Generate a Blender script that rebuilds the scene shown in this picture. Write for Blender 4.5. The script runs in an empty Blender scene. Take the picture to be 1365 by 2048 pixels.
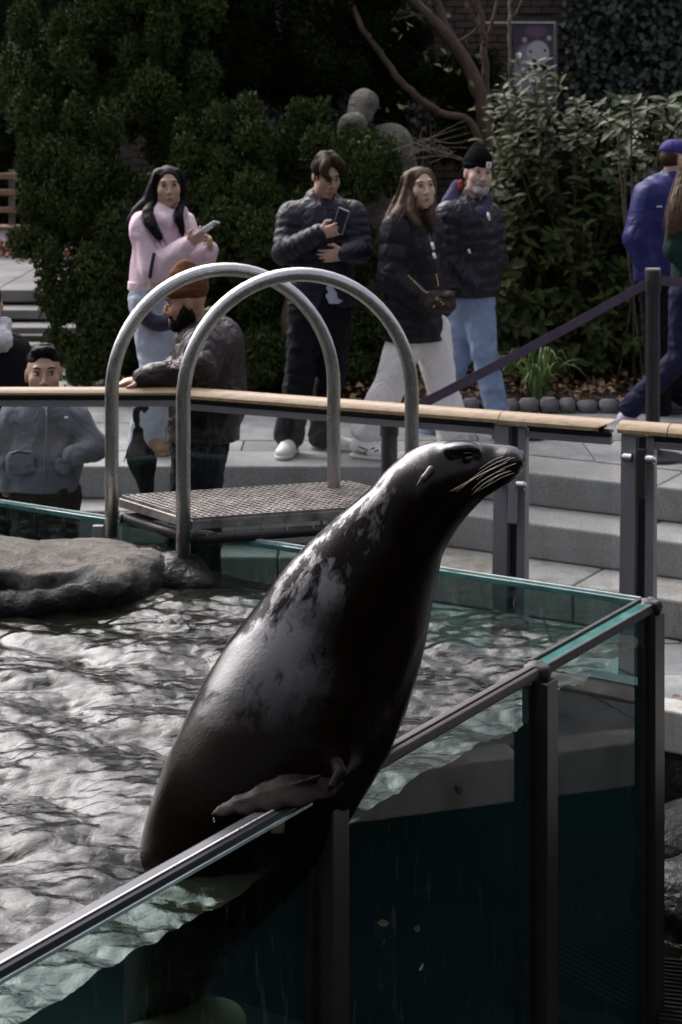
import bpy, bmesh, math, random
import numpy as np
from mathutils import Vector, Matrix, Quaternion
random.seed(7); RNG = np.random.default_rng(11)
SC = bpy.context.scene; COL = SC.collection
R = math.radians; PI = math.pi

# ------------------------------------------------------------------ camera, sky, sun, exposure
FPX, CXP, HOR, ZC = 3700.0, 682.5, 200.0, 2.06     # focal length / principal column / horizon row of the 1365x2048 photo, eye height
cd = bpy.data.cameras.new('camera'); cam = bpy.data.objects.new('camera', cd); COL.objects.link(cam)
cam.location = (0, 0, ZC); cam.rotation_euler = (R(90), 0, 0)
cd.sensor_fit = 'VERTICAL'; cd.sensor_height = 36.0; cd.sensor_width = 24.0
cd.lens = FPX / 2048 * 36.0; cd.shift_y = -(1024 - HOR) / 2048
cd.clip_start = 0.1; cd.clip_end = 500
cd.dof.use_dof = True; cd.dof.focus_distance = 5.0; cd.dof.aperture_fstop = 7.0
SC.camera = cam
world = bpy.data.worlds.new('World'); SC.world = world; world.use_nodes = True
wn = world.node_tree; wn.nodes.clear()
SUN_EL, SUN_AZ = R(45), R(-38)      # azimuth from +y towards +x
sky = wn.nodes.new('ShaderNodeTexSky'); sky.sky_type = 'NISHITA'; sky.sun_disc = False
sky.sun_elevation = SUN_EL; sky.sun_rotation = SUN_AZ; sky.air_density = 1.0; sky.dust_density = 6.0; sky.ozone_density = 1.0
hs_ = wn.nodes.new('ShaderNodeHueSaturation'); hs_.inputs['Saturation'].default_value = 0.30
bg = wn.nodes.new('ShaderNodeBackground'); bg.inputs['Strength'].default_value = 0.15
wo = wn.nodes.new('ShaderNodeOutputWorld')
wn.links.new(sky.outputs[0], hs_.inputs['Color']); tint = wn.nodes.new('ShaderNodeMix'); tint.data_type = 'RGBA'; tint.blend_type = 'MULTIPLY'; tint.inputs[0].default_value = 1.0; tint.inputs[7].default_value = (1.0, .972, 1.035, 1)
wn.links.new(hs_.outputs[0], tint.inputs[6]); wn.links.new(tint.outputs[2], bg.inputs[0]); wn.links.new(bg.outputs[0], wo.inputs[0])
sl = bpy.data.lights.new('sun', 'SUN'); sl.energy = 1.5; sl.angle = R(60); sl.color = (1.0, 0.96, 0.92)
so = bpy.data.objects.new('sun', sl); COL.objects.link(so)
sdir = Vector((math.sin(SUN_AZ) * math.cos(SUN_EL), math.cos(SUN_AZ) * math.cos(SUN_EL), math.sin(SUN_EL)))
so.rotation_euler = sdir.to_track_quat('Z', 'Y').to_euler(); so.location = sdir * 40
SC.view_settings.view_transform = 'Standard'; SC.view_settings.look = 'None'
SC.view_settings.exposure = 1.05; SC.view_settings.gamma = 1.0; SC.view_settings.use_curve_mapping = False
SC.render.engine = 'CYCLES'
try:
    SC.cycles.transparent_max_bounces = 24; SC.cycles.max_bounces = 10; SC.cycles.use_denoising = True
except Exception: pass

# ------------------------------------------------------------------ helpers
def W(px, py, d): return Vector(((px - CXP) * d / FPX, d, ZC - (py - HOR) * d / FPX))
def V(*a): return Vector(a)
def nrm(v): v = Vector(v); return v.normalized()

WM = {}
def thing(name, label, cat, loc=(0, 0, 0), group=None, kind=None):
    o = bpy.data.objects.new(name, None); COL.objects.link(o); o.location = loc; o.empty_display_size = 0.1
    o['label'] = label; o['category'] = cat; o['kind'] = 'thing'
    if group: o['group'] = group
    if kind: o['kind'] = kind
    WM[o.name] = Matrix.Translation(loc); return o
def setp(o, parent):
    o.parent = parent
    o.matrix_parent_inverse = WM.get(parent.name, Matrix()).inverted()
def obj(name, me, mat, parent=None, label=None, smooth=True, kind=None, bevel=0, autos=None):
    o = bpy.data.objects.new(name, me); COL.objects.link(o)
    if mat is not None:
        me.materials.clear()
        for m in (mat if isinstance(mat, (list, tuple)) else [mat]): me.materials.append(m)
    if parent is not None: setp(o, parent)
    if label: o['label'] = label
    if kind: o['kind'] = kind
    if smooth and len(me.polygons): me.polygons.foreach_set('use_smooth', [True] * len(me.polygons))
    if autos is not None:
        try: me.set_sharp_from_angle(angle=R(autos))
        except Exception: pass
    if bevel:
        b = o.modifiers.new('bevel', 'BEVEL'); b.width = bevel; b.segments = 2; b.limit_method = 'ANGLE'; b.angle_limit = R(40)
    WM[o.name] = Matrix(); return o
def tag(o, label, cat, group=None, kind=None):
    o['label'] = label; o['category'] = cat; o['kind'] = 'thing'
    if group: o['group'] = group
    if kind: o['kind'] = kind
    return o
def struct(name, me, mat, parent=None, label=None, cat=None, **k):
    o = obj(name, me, mat, parent, **k)
    if parent is None:
        o['kind'] = 'structure'
        if label: o['label'] = label
        if cat: o['category'] = cat
    return o
def piece(name, me, parent, loc, rot=(0, 0, 0), scale=(1, 1, 1)):
    o = bpy.data.objects.new(name, me); COL.objects.link(o); setp(o, parent)
    o.location = loc; o.rotation_euler = rot; o.scale = scale; return o

def mesh_np(name, v, faces_flat, nper):
    v = np.asarray(v, np.float32); f = np.asarray(faces_flat, np.int32).ravel(); n = len(f) // nper
    me = bpy.data.meshes.new(name); me.vertices.add(len(v)); me.vertices.foreach_set('co', v.ravel())
    me.loops.add(len(f)); me.loops.foreach_set('vertex_index', f)
    me.polygons.add(n); me.polygons.foreach_set('loop_start', np.arange(0, n * nper, nper, dtype=np.int32))
    try: me.polygons.foreach_set('loop_total', np.full(n, nper, np.int32))
    except Exception: pass
    me.update(calc_edges=True); me.validate(); return me

class MB:
    def __init__(s): s.v = []; s.f = []
    def add(s, vs, fs):
        b = len(s.v); s.v += [tuple(x) for x in vs]; s.f += [tuple(i + b for i in f) for f in fs]; return s
    def box(s, c, size, rot=None):
        hx, hy, hz = [x / 2 for x in size]; c = Vector(c)
        vs = [Vector((x, y, z)) for x in (-hx, hx) for y in (-hy, hy) for z in (-hz, hz)]
        if rot is not None: vs = [rot @ v for v in vs]
        return s.add([v + c for v in vs], [(0, 1, 3, 2), (4, 6, 7, 5), (0, 4, 5, 1), (2, 3, 7, 6), (0, 2, 6, 4), (1, 5, 7, 3)])
    def bar(s, a, b, w, h, up=(0, 0, 1)):      # box from a to b; w sideways, h along up
        a, b = Vector(a), Vector(b); d = b - a; x = d.normalized(); z = Vector(up); y = z.cross(x).normalized(); z = x.cross(y)
        rot = Matrix((x, y, z)).transposed(); return s.box((a + b) / 2, (d.length, w, h), rot)
    def tube(s, pts, r, n=10, cap=True, flat=None):
        pts = [Vector(p) for p in pts]; m = len(pts)
        rs = r if isinstance(r, (list, tuple)) else [r] * m
        t0 = (pts[1] - pts[0]).normalized(); ref = Vector((0, 0, 1)) if abs(t0.z) < .9 else Vector((0, 1, 0))
        u = t0.cross(ref).normalized(); vs = []; 
        for i in range(m):
            t = (pts[min(i + 1, m - 1)] - pts[max(i - 1, 0)]).normalized()
            u = (u - t * u.dot(t)).normalized(); w = t.cross(u)
            for k in range(n):
                a = 2 * PI * k / n; vs.append(pts[i] + (u * math.cos(a) + w * math.sin(a)) * rs[i])
        fs = [(i * n + k, i * n + (k + 1) % n, (i + 1) * n + (k + 1) % n, (i + 1) * n + k) for i in range(m - 1) for k in range(n)]
        if cap: fs += [tuple(range(n - 1, -1, -1)), tuple((m - 1) * n + k for k in range(n))]
        return s.add(vs, fs)
    def ell(s, c, r, rot=None, nu=14, nv=9):
        c = Vector(c); vs = []; 
        for j in range(nv + 1):
            th = PI * j / nv
            for i in range(nu):
                a = 2 * PI * i / nu; p = Vector((r[0] * math.sin(th) * math.cos(a), r[1] * math.sin(th) * math.sin(a), r[2] * math.cos(th)))
                vs.append(c + (rot @ p if rot is not None else p))
        fs = [(j * nu + i, (j + 1) * nu + i, (j + 1) * nu + (i + 1) % nu, j * nu + (i + 1) % nu) for j in range(nv) for i in range(nu)]
        return s.add(vs, fs)
    def prism(s, poly, off):                   # closed polygon extruded by vector off
        n = len(poly); off = Vector(off); vs = [Vector(p) for p in poly] + [Vector(p) + off for p in poly]
        return s.add(vs, [tuple(range(n - 1, -1, -1)), tuple(range(n, 2 * n))] + [(i, (i + 1) % n, n + (i + 1) % n, n + i) for i in range(n)])
    def mesh(s, name, fix=True):
        me = bpy.data.meshes.new(name); me.from_pydata(s.v, [], s.f); me.validate()
        if fix:
            bm = bmesh.new(); bm.from_mesh(me); bmesh.ops.remove_doubles(bm, verts=bm.verts, dist=1e-6)
            bmesh.ops.recalc_face_normals(bm, faces=bm.faces); bm.to_mesh(me); bm.free()
        me.update(); return me
def frame(x=None, z=None):
    """rotation whose columns are x, y, z; z given (and x hint)"""
    z = Vector(z).normalized(); x = Vector(x); x = (x - z * x.dot(z)).normalized(); y = z.cross(x)
    return Matrix((x, y, z)).transposed()
def smooth_path(pts, n=8):
    pts = [Vector(p) for p in pts]; out = []
    for i in range(len(pts) - 1):
        p0 = pts[max(i - 1, 0)]; p1 = pts[i]; p2 = pts[i + 1]; p3 = pts[min(i + 2, len(pts) - 1)]
        for k in range(n):
            t = k / n
            out.append(.5 * ((2 * p1) + (p2 - p0) * t + (2 * p0 - 5 * p1 + 4 * p2 - p3) * t * t + (3 * p1 - p0 - 3 * p2 + p3) * t ** 3))
    out.append(pts[-1]); return out

# ------------------------------------------------------------------ signed-distance modeller (one continuous skin)
_wd = np.random.default_rng(5); _WD = _wd.normal(size=(9, 3)); _WD /= np.linalg.norm(_WD, axis=1)[:, None]; _WP = _wd.uniform(0, 6.28, 9)
def wrinkle(P, f):
    q = P * f; out = 0
    w = np.sin(q @ _WD[0] * 1.3 + _WP[0]) + np.sin(q @ _WD[1] * 1.9 + _WP[1])
    for i in range(2, 9): out = out + np.sin((q @ _WD[i]) * (1 + .33 * i) + _WP[i] + 1.2 * w) / (1 + .25 * i)
    return out * .35
class SDF:
    def __init__(s, vox=.008): s.vox = vox; s.p = []; s.cuts = []; s.wr = None
    def cone(s, a, b, ra, rb=None, k=.02, flat=None, ripple=None, sub=False):
        rb = ra if rb is None else rb
        s.p.append(('c', np.array(a, float), np.array(b, float), ra, rb, k, flat, ripple, sub)); return s
    def ell(s, c, r, rot=None, k=.02, sub=False):
        m = np.array(rot, float) if rot is not None else np.eye(3)
        s.p.append(('e', np.array(c, float), np.array(r, float), m, 0, k, None, None, sub)); return s
    def cut(s, pt, n): s.cuts.append((np.array(pt, float), np.array(n, float) / np.linalg.norm(n))); return s   # removes the side n points to
    def mesh(s, name, relax=1):
        h = s.vox; lo = np.full(3, 1e9); hi = np.full(3, -1e9); bbs = []
        for q in s.p:
            if q[0] == 'c': m = max(q[3], q[4]); l = np.minimum(q[1], q[2]) - m; u = np.maximum(q[1], q[2]) + m
            else: m = q[2].max(); l = q[1] - m; u = q[1] + m
            bbs.append((l, u))
            if not q[8]: lo = np.minimum(lo, l); hi = np.maximum(hi, u)
        lo -= 4 * h; hi += 4 * h; n = np.ceil((hi - lo) / h).astype(int) + 1
        D = np.full(n, .3, np.float32)
        for q, (l, u) in zip(s.p, bbs):
            pad = q[5] + 3 * h + .01
            i0 = np.clip(np.floor((l - pad - lo) / h).astype(int), 0, n); i1 = np.clip(np.ceil((u + pad - lo) / h).astype(int) + 1, 0, n)
            if np.any(i1 <= i0): continue
            ax = [lo[k] + h * np.arange(i0[k], i1[k]) for k in range(3)]
            X = np.stack(np.meshgrid(*ax, indexing='ij'), -1)
            if q[0] == 'c':
                a, b, ra, rb = q[1:5]; fl = q[6]; P = X - a; ba = b - a; f = 1.
                if fl is not None:
                    nv, f = np.array(fl[0], float), fl[1]; P = P + ((1 / f - 1) * (P @ nv))[..., None] * nv; ba = ba + (1 / f - 1) * (ba @ nv) * nv
                L2 = ba @ ba + 1e-12; t = np.clip((P @ ba) / L2, 0, 1)
                r = ra + (rb - ra) * t
                if q[7] is not None:
                    amp, pitch = q[7][:2]; L = math.sqrt(L2); r = r + amp * (np.abs(np.sin(t * L / pitch * PI)) ** .6 - .6)
                d = np.linalg.norm(P - t[..., None] * ba, axis=-1) - r
                if f < 1: d = d * (f * .5 + .5)
            else:
                c, r, m = q[1:4]; P = (X - c) @ m; k0 = np.linalg.norm(P / r, axis=-1); k1 = np.linalg.norm(P / (r * r), axis=-1)
                d = k0 * (k0 - 1) / np.maximum(k1, 1e-6)
            S = tuple(slice(i0[k], i1[k]) for k in range(3)); A = D[S]; k = q[5]
            if q[8]:
                e = -d; g = np.maximum(k - np.abs(A - e), 0) / max(k, 1e-6); D[S] = np.maximum(A, e) + g * g * k / 4
            else:
                g = np.maximum(k - np.abs(A - d), 0) / max(k, 1e-6); D[S] = np.minimum(A, d) - g * g * k / 4
        if s.cuts or s.wr:
            X = np.argwhere(np.abs(D) < .06 if s.wr and not s.cuts else D < .06); P = lo + X * h; dv = D[X[:, 0], X[:, 1], X[:, 2]]
            if s.wr:
                w_ = wrinkle(P * np.array([1, 1, s.wr[2] if len(s.wr) > 2 else 1]), s.wr[1])
                dv = dv + s.wr[0] * (w_ if len(s.wr) < 3 else np.minimum(np.abs(w_) * 1.6, 1.0) - .55)
            for pt, nv in s.cuts: dv = np.maximum(dv, (P - pt) @ nv)
            D[X[:, 0], X[:, 1], X[:, 2]] = dv
        for k in range(3):
            sl_ = [slice(None)] * 3
            for e in (0, -1): sl_[k] = e; D[tuple(sl_)] = np.maximum(D[tuple(sl_)], h)
        v, f = surface_nets(D, lo, h)
        for _ in range(relax): v = relax_quads(v, f)
        return mesh_np(name, v, f, 4)
def surface_nets(D, lo, h):
    ins = D < 0; n = D.shape
    c = np.zeros((n[0] - 1, n[1] - 1, n[2] - 1), np.uint8)
    offs = [(i, j, k) for i in (0, 1) for j in (0, 1) for k in (0, 1)]
    for (i, j, k) in offs: c += ins[i:n[0] - 1 + i, j:n[1] - 1 + j, k:n[2] - 1 + k]
    cells = np.argwhere((c > 0) & (c < 8))
    idx = np.full(c.shape, -1, np.int32); idx[cells[:, 0], cells[:, 1], cells[:, 2]] = np.arange(len(cells))
    val = {o: D[cells[:, 0] + o[0], cells[:, 1] + o[1], cells[:, 2] + o[2]] for o in offs}
    acc = np.zeros((len(cells), 3)); cnt = np.zeros(len(cells))
    for o in offs:
        for ax in range(3):
            if o[ax]: continue
            p = list(o); p[ax] = 1; p = tuple(p); a, b = val[o], val[p]; m = (a < 0) != (b < 0)
            t = np.where(m, a / np.where(m, a - b, 1), 0); q = np.repeat(np.array([o], float), len(cells), 0); q[:, ax] += t
            acc += q * m[:, None]; cnt += m
    v = lo + h * (cells + acc / np.maximum(cnt, 1)[:, None]); F = []
    for ax in range(3):
        a1, a2 = (ax + 1) % 3, (ax + 2) % 3
        s0 = [slice(0, n[k]) for k in range(3)]; s1 = list(s0); s0[ax] = slice(0, n[ax] - 1); s1[ax] = slice(1, n[ax])
        A, B = ins[tuple(s0)], ins[tuple(s1)]; e = np.argwhere(A != B); e = e[(e[:, a1] > 0) & (e[:, a2] > 0) & (e[:, a1] < n[a1] - 1) & (e[:, a2] < n[a2] - 1)]
        fl = A[e[:, 0], e[:, 1], e[:, 2]]
        def g(d1, d2):
            q = e.copy(); q[:, a1] -= d1; q[:, a2] -= d2; return idx[q[:, 0], q[:, 1], q[:, 2]]
        Q = np.stack([g(1, 1), g(0, 1), g(0, 0), g(1, 0)], 1); Q[~fl] = Q[~fl][:, ::-1]; F.append(Q)
    return v, np.concatenate(F)
def relax_quads(v, f):
    s = np.zeros_like(v); c = np.zeros(len(v))
    for i in range(4):
        a, b = f[:, i], f[:, (i + 1) % 4]
        for k in range(3): s[:, k] += np.bincount(a, v[b, k], len(v)) + np.bincount(b, v[a, k], len(v))
        c += np.bincount(a, minlength=len(v)) + np.bincount(b, minlength=len(v))
    return .5 * v + .5 * s / np.maximum(c, 1)[:, None]

# ------------------------------------------------------------------ materials
def lin(r, g, b): return tuple(((x / 255) / 12.92 if x / 255 <= .04045 else ((x / 255 + .055) / 1.055) ** 2.4) for x in (r, g, b))
class NT:
    def __init__(s, name):
        s.m = bpy.data.materials.new(name); s.m.use_nodes = True; s.t = s.m.node_tree; s.t.nodes.clear()
        s.out = s.n('ShaderNodeOutputMaterial')
    def n(s, typ, **kw):
        x = s.t.nodes.new(typ)
        for k, v in kw.items(): setattr(x, k, v)
        return x
    def l(s, a, b): s.t.links.new(a, b)
    def coord(s, scale=(1, 1, 1), rot=(0, 0, 0), kind='Object'):
        tc = s.n('ShaderNodeTexCoord'); mp = s.n('ShaderNodeMapping'); s.l(tc.outputs[kind], mp.inputs[0])
        mp.inputs['Scale'].default_value = scale; mp.inputs['Rotation'].default_value = rot; return mp.outputs[0]
    def noise(s, vec, scale, detail=4, rough=.55, dist=0):
        x = s.n('ShaderNodeTexNoise'); x.inputs['Scale'].default_value = scale; x.inputs['Detail'].default_value = detail
        x.inputs['Roughness'].default_value = rough; x.inputs['Distortion'].default_value = dist
        if vec is not None: s.l(vec, x.inputs['Vector'])
        return x.outputs['Fac']
    def ramp(s, fac, stops):
        x = s.n('ShaderNodeValToRGB'); e = x.color_ramp.elements
        while len(e) > 1: e.remove(e[0])
        e[0].position = stops[0][0]; e[0].color = (*stops[0][1], 1) if not isinstance(stops[0][1], (int, float)) else (stops[0][1],) * 3 + (1,)
        for p, c in stops[1:]:
            q = e.new(p); q.color = (*c, 1) if not isinstance(c, (int, float)) else (c, c, c, 1)
        s.l(fac, x.inputs[0]); return x.outputs[0]
    def math(s, op, a, b=None, clamp=False):
        x = s.n('ShaderNodeMath', operation=op, use_clamp=clamp)
        for i, q in enumerate((a, b)):
            if q is None: continue
            if isinstance(q, (int, float)): x.inputs[i].default_value = q
            else: s.l(q, x.inputs[i])
        return x.outputs[0]
    def mix(s, fac, a, b, mode='MIX'):
        x = s.n('ShaderNodeMix', data_type='RGBA', blend_type=mode)
        for i, q in ((0, fac), (6, a), (7, b)):
            if isinstance(q, (int, float)) : x.inputs[i].default_value = q if i == 0 else (q, q, q, 1)
            elif isinstance(q, (tuple, list)): x.inputs[i].default_value = (*q[:3], 1)
            else: s.l(q, x.inputs[i])
        return x.outputs[2]
    def bump(s, h, strength=.3, dist=.01, normal=None):
        x = s.n('ShaderNodeBump'); x.inputs['Strength'].default_value = strength; x.inputs['Distance'].default_value = dist
        s.l(h, x.inputs['Height'])
        if normal is not None: s.l(normal, x.inputs['Normal'])
        return x.outputs[0]
    def bsdf(s, color, rough=.6, metal=0, spec=.5, normal=None, coat=0, sheen=0, coat_rough=.05):
        b = s.n('ShaderNodeBsdfPrincipled')
        for nme, q in (('Base Color', color), ('Roughness', rough), ('Metallic', metal), ('Specular IOR Level', spec), ('Coat Weight', coat), ('Sheen Weight', sheen), ('Coat Roughness', coat_rough)):
            if isinstance(q, (int, float)): b.inputs[nme].default_value = q if nme != 'Base Color' else (q, q, q, 1)
            elif isinstance(q, (tuple, list)): b.inputs[nme].default_value = (*q[:3], 1)
            else: s.l(q, b.inputs[nme])
        if normal is not None: s.l(normal, b.inputs['Normal'])
        s.l(b.outputs[0], s.out.inputs[0]); return b
    def rnd(s): return s.n('ShaderNodeObjectInfo').outputs['Random']
    def island(s): return s.n('ShaderNodeNewGeometry').outputs['Random Per Island']
def simple(name, c, rough=.6, metal=0, spec=.5, var=.25, vs=8, bs=0, bscale=60, bd=.004, stretch=(1, 1, 1), coat=0, sheen=0, c2=None):
    """plain surface: colour varied by noise, optional fine relief"""
    t = NT(name); co = t.coord(stretch); n = t.noise(co, vs, 5)
    lo = c2 if c2 else tuple(x * (1 - var) for x in c); hi = tuple(min(1, x * (1 + var * .6)) for x in c)
    col = t.ramp(n, [(.3, lo), (.7, hi)])
    nm = t.bump(t.noise(co, bscale, 4), bs, bd) if bs else None
    t.bsdf(col, rough, metal, spec, nm, coat, sheen); return t.m
def glass_mat(name, tint=(.86, .93, .91), refl=1.0, rough=0.0, spots=0):
    t = NT(name); g = t.n('ShaderNodeNewGeometry'); d = t.n('ShaderNodeVectorMath', operation='DOT_PRODUCT')
    t.l(g.outputs['Normal'], d.inputs[0]); t.l(g.outputs['Incoming'], d.inputs[1])
    c = t.math('ABSOLUTE', d.outputs['Value']); f = t.math('POWER', t.math('SUBTRACT', 1, c), 5)
    f = t.math('MULTIPLY_ADD', f, .92 * refl); f.node.inputs[2].default_value = .08 * refl
    f = t.math('MINIMUM', f, .95)
    tr = t.n('ShaderNodeBsdfTransparent'); tr.inputs[0].default_value = (*tint, 1)
    gl = t.n('ShaderNodeBsdfGlossy'); gl.inputs['Roughness'].default_value = rough
    mx = t.n('ShaderNodeMixShader'); t.l(f, mx.inputs[0]); t.l(tr.outputs[0], mx.inputs[1]); t.l(gl.outputs[0], mx.inputs[2])
    last = mx.outputs[0]
    if spots:      # dried water spots and runs on the pane
        co = t.coord((1, 1, .22)); n1 = t.ramp(t.noise(co, 38, 5, .7), [(.56, 0.), (.78, spots)]); n2 = t.noise(t.coord(), 3, 3)
        k = t.math('MULTIPLY', n1, t.ramp(n2, [(.35, .1), (.65, 1.)]))
        df = t.n('ShaderNodeBsdfDiffuse'); df.inputs[0].default_value = (.5, .53, .52, 1)
        m2 = t.n('ShaderNodeMixShader'); t.l(k, m2.inputs[0]); t.l(last, m2.inputs[1]); t.l(df.outputs[0], m2.inputs[2]); last = m2.outputs[0]
    t.l(last, t.out.inputs[0]); return t.m
# ------------------------------------------------------------------ material library
def granite(name, a, b, spk=.35, stain=.0):
    t = NT(name); co = t.coord(); n = t.noise(co, 170, 3, .75); big = t.noise(co, 2.3, 5, .6)
    col = t.ramp(n, [(.32, tuple(x * (1 - spk) for x in a)), (.5, a), (.68, b)])
    col = t.mix(t.ramp(big, [(.3, .35), (.7, 0.)]), col, tuple(x * .55 for x in a))
    r = t.rnd(); col = t.mix(1.0, col, t.ramp(r, [(0, .86), (1, 1.08)]), 'MULTIPLY')
    if stain: col = t.mix(t.math('MULTIPLY', t.ramp(t.noise(t.coord((1, 1, .35)), 5, 6, .7), [(.45, 0.), (.7, 1.)]), stain), col, (.12, .085, .04))
    t.bsdf(col, .88, 0, .15, t.bump(n, .35, .003)); return t.m
M = {}
M['granite'] = granite('granite', (.28, .275, .268), (.45, .445, .43), .55, .32)
M['granite_low'] = granite('granite_low', (.28, .275, .265), (.46, .455, .43), .5, .8)
t = NT('paving'); co = t.coord(); n = t.noise(co, 3.5, 6, .65); f = t.noise(co, 90, 4, .7)
col = t.ramp(n, [(.3, (.125, .126, .126)), (.5, (.215, .216, .216)), (.68, (.30, .30, .29))])
col = t.mix(.35, col, t.ramp(f, [(.3, .5), (.7, 1.1)]), 'MULTIPLY'); col = t.mix(1.0, col, t.ramp(t.rnd(), [(0, .8), (1, 1.12)]), 'MULTIPLY')
t.bsdf(col, t.ramp(n, [(.3, .68), (.65, .85)]), 0, .18, t.bump(f, .25, .003)); M['paving'] = t.m
M['terrace'] = simple('terrace_stone', (.2, .195, .19), 1.0, spec=0, var=.25, vs=3)
M['cobble'] = granite('cobble', (.17, .165, .17), (.3, .29, .29), .45)
M['ledge'] = granite('ledge', (.5, .48, .45), (.62, .6, .56), .25, .7)
M['joint'] = simple('joint_mortar', (.06, .058, .055), .9, var=.4, vs=30)
M['soil'] = simple('soil', (.035, .026, .018), .95, var=.6, vs=9, bs=.8, bscale=30, bd=.03)
M['basin'] = simple('basin_paint', (.008, .029, .035), .7, var=.5, vs=1.6)
M['wetrock'] = simple('wet_black_rock', (.013, .011, .010), .38, spec=.28, var=.6, vs=7, bs=.9, bscale=22, bd=.02)
M['bronze'] = simple('dark_bronze_metal', (.030, .027, .026), .38, .35, var=.35, vs=9, bs=.06, bscale=60, stretch=(1, 1, .25))
M['greymetal'] = simple('grey_painted_steel', (.24, .235, .25), .38, .35, var=.18, vs=5, stretch=(1, 1, .3))
M['browncap'] = simple('weathered_brown_cap', (.045, .034, .032), .5, .1, var=.5, vs=14, bs=.35, bscale=40, c2=(.03, .022, .02))
M['rubber'] = simple('black_rubber', (.012, .011, .011), .55, var=.4, vs=20, bs=.4, bscale=30, bd=.01)
M['polish'] = simple('polished_dark_cap', (.03, .032, .037), .24, .1, spec=.5, var=.35, vs=6)
M['capedge'] = simple('bright_glass_edge', (.5, .62, .6), .2, .3, var=.4, vs=9)
M['glassedge'] = simple('green_glass_edge', (.05, .16, .145), .12, 0, 1., var=.5, vs=10)
t = NT('brushed_stainless'); co = t.coord((1, 1, 1)); n = t.noise(co, 7, 5, .6); f = t.noise(t.coord((1, 1, .08)), 220, 3)
wet = t.ramp(t.noise(t.coord(), 85, 3), [(.62, 0.), (.7, 1.)])
t.bsdf(t.ramp(n, [(.3, (.40, .39, .385)), (.7, (.56, .55, .545))]), t.mix(wet, t.ramp(f, [(.3, .26), (.7, .42)]), .1), 1.0, .5, t.bump(wet, .25, .003)); M['steel'] = t.m
M['grating'] = simple('weathered_grating', (.27, .25, .23), .45, .4, var=.5, vs=16, c2=(.12, .10, .09))
t = NT('timber_rail'); n = t.noise(t.coord((1, 10, 10)), 5, 6, .65, .4); f = t.noise(t.coord((2, 40, 40)), 8, 4)
col = t.mix(.45, t.ramp(n, [(.25, (.17, .11, .055)), (.55, (.31, .22, .125)), (.8, (.38, .29, .175))]), t.ramp(f, [(.3, .55), (.7, 1.1)]), 'MULTIPLY')
col = t.mix(t.ramp(t.noise(t.coord(), 22, 4, .75), [(.62, 0.), (.72, .8)]), col, (.07, .05, .03))
t.bsdf(col, .5, 0, .4, t.bump(n, .3, .004)); M['timber'] = t.m
M['pane_rail'] = glass_mat('railing_glass', (.93, .97, .96), .7, 0, .22)
M['pane_pool'] = glass_mat('pool_glass', (.70, .88, .84), .55, 0, .12)
M['pane_far'] = glass_mat('far_pool_glass', (.42, .60, .56), 1.5, .02, .5)
# water: clear dark body under a mirror-like skin, ripples finer than the mesh in the bump
t = NT('pool_water'); co = t.coord((1, 1, 1)); h1 = t.noise(t.coord((.8, 1, 1)), 26, 4, .55, .8); h2 = t.noise(t.coord((.5, 1, 1)), 70, 3, .6, .5)
hh = t.math('ADD', h1, t.math('MULTIPLY', h2, .14)); nm = t.bump(hh, .22, .018)
g = t.n('ShaderNodeNewGeometry'); d = t.n('ShaderNodeVectorMath', operation='DOT_PRODUCT'); t.l(nm, d.inputs[0]); t.l(g.outputs['Incoming'], d.inputs[1])
f = t.math('POWER', t.math('SUBTRACT', 1, t.math('ABSOLUTE', d.outputs['Value']), True), 5)
f = t.math('MULTIPLY_ADD', f, .97); f.node.inputs[2].default_value = .025
tr = t.n('ShaderNodeBsdfTransparent'); tr.inputs[0].default_value = (.30, .46, .44, 1)
df = t.n('ShaderNodeBsdfDiffuse'); df.inputs[0].default_value = (.02, .021, .014, 1)
bm_ = t.n('ShaderNodeMixShader'); bm_.inputs[0].default_value = .45; t.l(tr.outputs[0], bm_.inputs[1]); t.l(df.outputs[0], bm_.inputs[2])
gl = t.n('ShaderNodeBsdfGlossy'); gl.inputs['Roughness'].default_value = .008; t.l(nm, gl.inputs['Normal'])
mx = t.n('ShaderNodeMixShader'); t.l(f, mx.inputs[0]); t.l(bm_.outputs[0], mx.inputs[1]); t.l(gl.outputs[0], mx.inputs[2]); t.l(mx.outputs[0], t.out.inputs[0]); M['water'] = t.m
def leafmat(name, c, rough=.5, var=.5, spec=.4, trans=0):
    t = NT(name); r = t.island(); a = tuple(x * (1 - var) for x in c); b = tuple(min(1, x * (1 + var)) for x in c)
    col = t.ramp(r, [(0, a), (.6, c), (1, b)])
    col = t.mix(1., col, t.ramp(t.rnd(), [(0, .75), (1, 1.2)]), 'MULTIPLY')
    t.bsdf(col, rough, 0, spec); return t.m
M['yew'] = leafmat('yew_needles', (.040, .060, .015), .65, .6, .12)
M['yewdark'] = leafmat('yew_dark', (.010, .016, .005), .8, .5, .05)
M['laurel'] = leafmat('laurel_leaf', (.027, .038, .009), .45, .6, .10)
M['ivy'] = leafmat('ivy_leaf', (.010, .017, .008), .4, .5)
M['grass'] = leafmat('grass_blade', (.13, .20, .055), .4, .4)
M['litter'] = leafmat('dry_leaf', (.19, .115, .062), .7, .65)
M['yellowleaf'] = leafmat('yellow_leaf', (.20, .185, .06), .5, .3)
M['bark'] = simple('bark', (.075, .046, .030), .85, var=.5, vs=11, bs=.9, bscale=22, bd=.02, stretch=(1, 1, .35))
M['twig'] = simple('twig_bark', (.12, .09, .06), .8, var=.4, vs=15)
M['brick'] = simple('dark_brick', (.045, .030, .024), .85, var=.5, vs=5, bs=.5, bscale=50)
M['stone'] = simple('weathered_stone', (.14, .13, .115), .9, spec=.2, var=.4, vs=9, bs=1., bscale=30, bd=.03, c2=(.08, .078, .06))

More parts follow.
